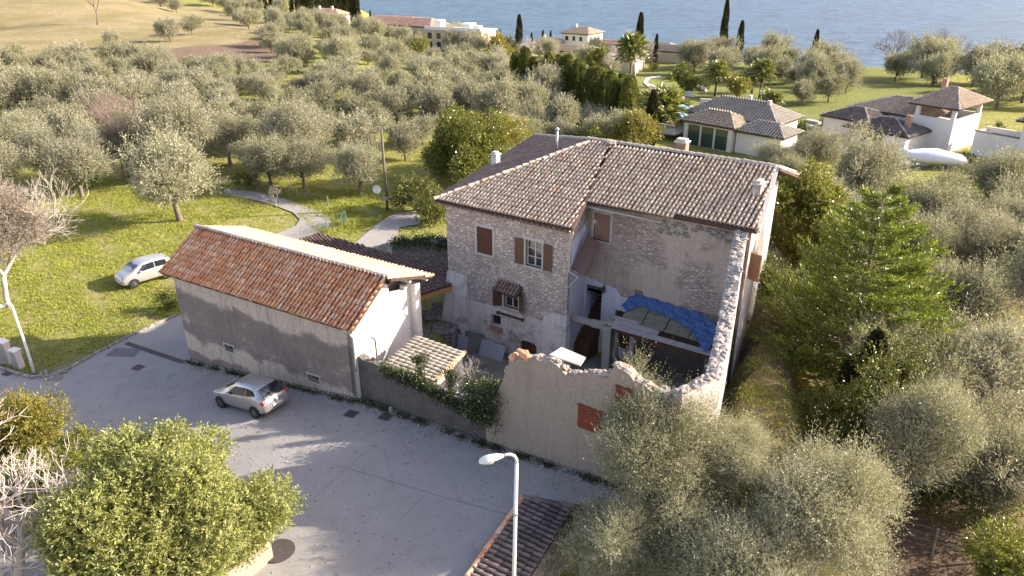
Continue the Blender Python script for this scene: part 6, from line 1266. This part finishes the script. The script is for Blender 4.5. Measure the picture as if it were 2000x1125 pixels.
# covered boat, slabs, yard
bp = onz(1815, 325, VG); bt = thing('covered_boat', 'boat under a white plastic cover in the villa yard', 'boat', bp); BFx = frame(bp, (.97, -.24), (.24, .97)); rings = []
for (s, w_, h0, h1) in ((-3.5, .12, 1.3, 1.75), (-3.1, .5, .9, 1.85), (-2.2, .95, .5, 1.7), (-1.0, 1.2, .35, 1.9), (.4, 1.25, .3, 2.0), (1.8, 1.2, .3, 1.75), (3.0, 1.1, .35, 1.5), (3.5, .8, .5, 1.1)):
    rings.append([BFx(s, math.cos(a) * w_ * (1 + .05 * rnd.uniform(-1, 1)), VG + (h0 + h1) / 2 + math.sin(a) * (h1 - h0) / 2 * (1 + .08 * rnd.uniform(-1, 1))) for a in [2 * math.pi * k / 18 for k in range(18)]])
mb = MB(); mb.add([p for r_ in rings for p in r_], [(i * 18 + j, i * 18 + (j + 1) % 18, (i + 1) * 18 + (j + 1) % 18, (i + 1) * 18 + j) for i in range(7) for j in range(18)] + [tuple(range(17, -1, -1)), tuple(7 * 18 + j for j in range(18))]); mb.build('cover', 'boatcover', bt, True)
mb = MB(); mb.box(BFx, -1.8, -1.6, -.8, .8, VG - .3, VG + .5); mb.box(BFx, 1.6, 1.8, -.8, .8, VG - .3, VG + .5); mb.build('trestle', 'metal', bt)
for i, (u, v) in enumerate(((1588, 240), (1592, 252))):
    c = G(u, v); mb = MB(); Fq = frame(c, vd, vn); mb.box(Fq, -1, 1, -.4, .4, c[2] + .05, c[2] + .35); tag(mb.build('stacked_panel', 'whitegrey'), ('upper', 'lower')[i] + ' pale panel lying on the lawn left of the villa', 'panel')
sheet('yard_paving', [tuple(G(*p)[:2]) for p in ((1615, 268), (1690, 285), (1765, 305), (1850, 300), (1800, 330), (1700, 318), (1630, 300))], 'asphalt', .05)
P = G(1684, 318); yl = thing('yard_lamp', 'small white globe lamp in the villa yard', 'lamp', P); mb = MB(); mb.tube([P, P + [0, 0, .9]], .04, 6); mb.build('post', 'metal', yl); mb = MB(); mb.rock(P + [0, 0, 1.05], .2, .2, .2, 0); mb.build('globe', 'lampwhite', yl, True)
# small modern villa with pool
mv = thing('pool_villa', 'small pale villa with ribbed tile roofs above the pool', 'villa', G(1440, 290))
g0 = -1.2; m0 = onz(1424, 300, g0); md_ = np.array([.72, -.69]); mn_ = np.array([.69, .72]); MF = frame(m0, md_, mn_)
zE2 = zat(m0, 250)
for (s0, s1, n0, n1, dz, ri, rl) in ((-6.2, 0, 0, 4.6, 0, 1.15, .3), (-7.5, 3.4, 3.2, 9.5, .35, 1.7, .25), (0.2, 5.5, .8, 5, -.35, 1.0, .3)):
    mb = MB(); b4 = [MF(s0, n0, 0), MF(s1, n0, 0), MF(s1, n1, 0), MF(s0, n1, 0)]; poly_prism(mb, b4, zE2 + dz - .03, g0 - 2); mb.build('wall', 'white', mv); hiproof('roof', mv, b4, zE2 + dz, ri, 'tilepale' if n0 else 'tilefar', .5, w=.34, rl=rl)
for i in range(3): winbox(mv, MF(-5.8, 0, 0), md_, .2 + i * 1.8, 1.75 + i * 1.8, g0 + .2, zE2 - .4, 1, 'glassg')
for (s, n_) in ((1.2, 6), (-2, 7.5)): mb = MB(); Fq = frame(MF(s, n_, 0), md_, mn_); mb.box(Fq, -.2, .2, -.2, .2, zE2 + 1, zE2 + 2.4); mb.build('chimney', 'lintel', mv)
mb = MB(); mb.box(MF, -9.5, -6.7, -1.2, 5, g0 + 1.2, g0 + 1.4); tr_ = mb.build('terrace_deck', 'lintel', mv); mb = MB(); 
for i in range(12): mb.bar(MF(-9.4 + i * .24, -1.15, g0 + 1.4), MF(-9.4 + i * .24, -1.15, g0 + 2.3), .04)
mb.bar(MF(-9.45, -1.15, g0 + 2.3), MF(-6.7, -1.15, g0 + 2.3), .07); mb.build('railing', 'white', tr_)
pg = [tuple(G(*p)[:2]) for p in ((1316, 212), (1335, 206), (1352, 214), (1350, 236), (1332, 240), (1322, 228))]; zp = G(1335, 225)[2] + .25
po = sheet('swimming_pool', pg, 'pool', .0, 1.5, None, lambda x, y: zp); po.pop('kind', None) if 'kind' in po else None; tag(po, 'turquoise swimming pool with curved edge beside the small villa', 'pool')
mb = MB(); pz = [np.array([p[0], p[1], zp + .05]) for p in pg]
for i in range(len(pz)): mb.bar(pz[i], pz[(i + 1) % len(pz)], .5, .12)
mb.build('pool_edge', 'lintel', po)
sheet('terrace', [tuple(G(*p)[:2]) for p in ((1302, 240), (1340, 243), (1356, 262), (1318, 268))], 'terracotta', .1)
sheet('garden_path', [tuple(G(*p)[:2]) for p in ((1290, 148), (1262, 152), (1256, 162), (1272, 176), (1300, 184), (1302, 180), (1278, 172), (1264, 161), (1270, 154), (1292, 151))], 'lintel', .1, 1.5)
for i, (u, v) in enumerate(((1180, 168), (1188, 170), (1198, 166), (1206, 172), (1215, 168), (1238, 170), (1196, 174), (1330, 196), (1372, 178))):
    c = G(u, v); mb = MB(); mb.rock(c + [0, 0, .3], .8, .6, .5, .25); tag(mb.build('garden_boulder', 'rock'), 'pale boulder in the lawn near the tall palm', 'boulder', 'boulders near the tall palm')
for i, (u, v, w_) in enumerate(((1385, 205, 3), (1340, 188, 2.5))):
    c = G(u, v); Fq = frame(c, (.9, -.4), (.4, .9)); mb = MB(); mb.box(Fq, -w_ / 2, w_ / 2, 0, .3, c[2] - .5, c[2] + .9); tag(mb.build('garden_wall', 'white'), ('low white wall by the pool garden', 'short pale wall above the pool')[i], 'wall')
# far houses
def house_far(label, u0, v0_, W_, D_, h, rise, ang, wall, rmat, rl=.2, wins=(), flat=False, name='house', cat='house', chim=0, over=.5):
    c = G(u0, v0_); d = np.array([math.cos(ang), math.sin(ang)]); n = np.array([-d[1], d[0]]); Fq = frame(c, d, n); t = thing(name, label, cat, c); z = c[2]
    b4 = [Fq(-W_ / 2, 0, 0), Fq(W_ / 2, 0, 0), Fq(W_ / 2, D_, 0), Fq(-W_ / 2, D_, 0)]; mb = MB(); poly_prism(mb, b4, z + h - .03, z - 6); mb.build('wall', wall, t)
    if flat:
        mb = MB(); mb.box(Fq, -W_ / 2 - .3, W_ / 2 + .3, -.3, D_ + .3, z + h, z + h + .35); r_ = mb.build('roof_slab', 'lintel', t); mb = MB()
        mb.box(Fq, -W_ / 2, W_ / 2, -.2, .1, z + h + .352, z + h + 1.0); mb.box(Fq, -W_ * .42, -W_ * .3, D_ * .3, D_ * .6, z + h + .352, z + h + 2.2); mb.box(Fq, W_ * .05, W_ * .2, D_ * .4, D_ * .8, z + h + .352, z + h + 1.6); mb.box(Fq, W_ * .3, W_ * .42, D_ * .2, D_ * .4, z + h + .352, z + h + 1.4); mb.build('roof_structure', 'white', r_)
    else: hiproof('roof', t, b4, z + h, rise, rmat, over, w=.45, l=.7, rl=rl)
    for (side, s, zz, w_, hh) in wins:
        if side == 0: winbox(t, Fq(-W_ / 2, 0, 0), d, s, s + w_, z + zz, z + zz + hh, 1, 'glass', fr='wood')
        else: winbox(t, Fq(W_ / 2, 0, 0), n, s, s + w_, z + zz, z + zz + hh, 1, 'glass', fr='wood')
    for i in range(chim): mb = MB(); mb.box(Fq, -W_ * .25 + i * W_ * .4, -W_ * .25 + i * W_ * .4 + .6, D_ * .4, D_ * .4 + .6, z + h + rise * .4, z + h + rise + .9); mb.build('chimney', wall, t)
    return t
W2 = [(0, 1.2 + 2.6 * i, zz, 1.0, 1.2) for i in range(3) for zz in (1.3, 4.2)] + [(1, 1.4 + 2.4 * i, zz, .9, 1.2) for i in range(3) for zz in (1.3, 4.2)]
house_far('white two-storey house with brown shutters and hip roof at the lake shore', 1122, 106, 9.5, 9.5, 6.3, 1.7, -.62, 'white', 'tilefar', .3, W2, chim=1)
house_far('cream flat-roofed hotel with white roof terraces at the lake shore', 885, 100, 15, 8, 4.4, 0, -.42, 'cream', 'tilefar', .2, [(0, .8 + 2.4 * i, zz, 1.0, 1.2) for i in range(6) for zz in (.7, 2.7)], True, 'hotel', 'hotel')
house_far('brown-roofed house with a tall chimney left of the white house', 1064, 106, 8, 7, 3.2, 1.6, -.5, 'cream', 'pinkroof', .15, [(0, 2, 1.2, 1, 1.2), (0, 6, 1.2, 1, 1.2)], chim=1)
house_far('low terracotta roof just below the white house', 1110, 121, 13, 6, 2.4, 1.2, -.4, 'cream', 'tilefar', .2)
house_far('long pink roof below the shore cypresses', 752, 68, 20, 10, 2.8, 1.8, -.5, 'cream', 'pinkroof', .2)
house_far('small pink-roofed house left of the hotel', 812, 84, 9, 8, 4, 1.6, -.5, 'cream', 'pinkroof', .25, [(0, 1, 1.6, 1, 1.2), (0, 4, 1.6, 1, 1.2)])
house_far('pink-roofed white house beside the shore cypress row', 630, 52, 11, 8, 3.2, 1.6, -.3, 'white', 'pinkroof', .25, chim=2)
for i, (u, v, w_, lab) in enumerate(((1200, 112, 8, 'pale tiled roof right of the white house, highest one'), (1300, 122, 12, 'wide grey-brown roof right of the cypress behind the palm'), (1345, 122, 8, 'dark roof below the tallest cypress'), (1200, 128, 7, 'low pinkish roof under the white house, middle one'), (1185, 118, 7, 'terraced pinkish roof beside the white house'), (1215, 141, 6, 'lowest pale roof left of the tall palm'), (1180, 104, 6, 'small far roof at the lake edge right of the white house'), (1285, 112, 8, 'far pale roof at the lake edge behind the cypress'))):
    house_far(lab, u, v, w_, 6, 2.6, 1.3, -.45, 'cream', 'tilepale' if i % 2 else 'pinkroof', .25)

# gravel and litter along the wall feet
P_ = []
for i in range(2600):
    if i % 2: s = rnd.uniform(-11.9, 0); f = BF(s, -rnd.expovariate(3.2) - .06, 0)
    else: s = rnd.uniform(-6.9, 8); f = HE(s, -7.08 - rnd.expovariate(1.9), 0)
    P_.append((f[0], f[1]))
for i in range(2600):
    x, y = rnd.uniform(-26, 1), rnd.uniform(14, 34)
    if inpoly(x, y, [(p[0], p[1]) for p in rp]) and not (x > -4 and y < 20 and x > -2): P_.append((x, y))
Zs = terr(np.array([p[0] for p in P_]), np.array([p[1] for p in P_])); mb = MB(); ov = [(1, 0, 0), (0, 1, 0), (-1, 0, 0), (0, -1, 0), (0, 0, .8)]
for (x, y), z in zip(P_, Zs):
    r_ = rnd.uniform(.012, .05); mb.add([(x + a * r_ * rnd.uniform(.6, 1.3), y + b2 * r_ * rnd.uniform(.6, 1.3), z + .062 + c2 * r_) for a, b2, c2 in ov], [(0, 1, 4), (1, 2, 4), (2, 3, 4), (3, 0, 4)])
tag(mb.build('gravel', 'drystone'), 'loose gravel and litter along the foot of the walls', 'gravel', kind='stuff')
# low weeds growing at the wall feet
V_ = []; Q_ = []
for i in range(260):
    f = BF(rnd.uniform(-11.9, 0), -.12 - rnd.random() * .12, 0) if i % 2 else HE(rnd.uniform(-6.8, 7.5), -7.2 - rnd.random() * .15, 0); z = gz(f[0], f[1]) + .06
    Q_.append(np.array([f[0], f[1], z]) + rng.normal(size=(26, 3)) * [.11, .11, .02])
Q_ = np.concatenate(Q_); o = leafobj('weeds', leaves(Q_, rng.normal(size=Q_.shape) * [1, 1, .3] + [0, 0, .8], .13, .04), 'ivy'); tag(o, 'low green weeds growing along the foot of the walls', 'weeds', kind='stuff')

for i, (u, v, r_, lab) in enumerate(((1630, 255, .7, 'small shrub at the left corner of the terrace villa'), (1606, 246, .9, 'shrub beside the pale panels'), (1700, 312, .6, 'low shrub at the villa yard lamp'), (1885, 322, .8, 'shrub behind the covered boat'), (1560, 262, .9, 'shrub at the right end of the small pool villa'), (1330, 262, .9, 'shrub by the terracotta terrace'), (1375, 175, 1.1, 'clipped shrub on the garden lawn'), (1420, 165, 1.2, 'shrub between the garden palms'), (1250, 205, 1.0, 'shrub at the foot of the tall palm'), (1215, 215, 1.1, 'shrub beside the dark hedge'), (1945, 262, 1.0, 'shrub by the annex wall'), (1180, 150, 1.2, 'shrub below the terraced roofs'), (1275, 140, 1.3, 'dark shrub at the top of the garden path'), (1310, 160, 1.2, 'dark shrub inside the bend of the garden path'), (1350, 150, 1.2, 'olive green shrub near the dark lakeside roof'))):
    leafy(lab, 'bush', tuple(G(u, v)), r_, r_ * .8, r_ * .8, 7, 150, 6, .2, .09, ('hedge', 'laurel')[i % 2], .25, .05, name='garden_shrub', sprig=10)
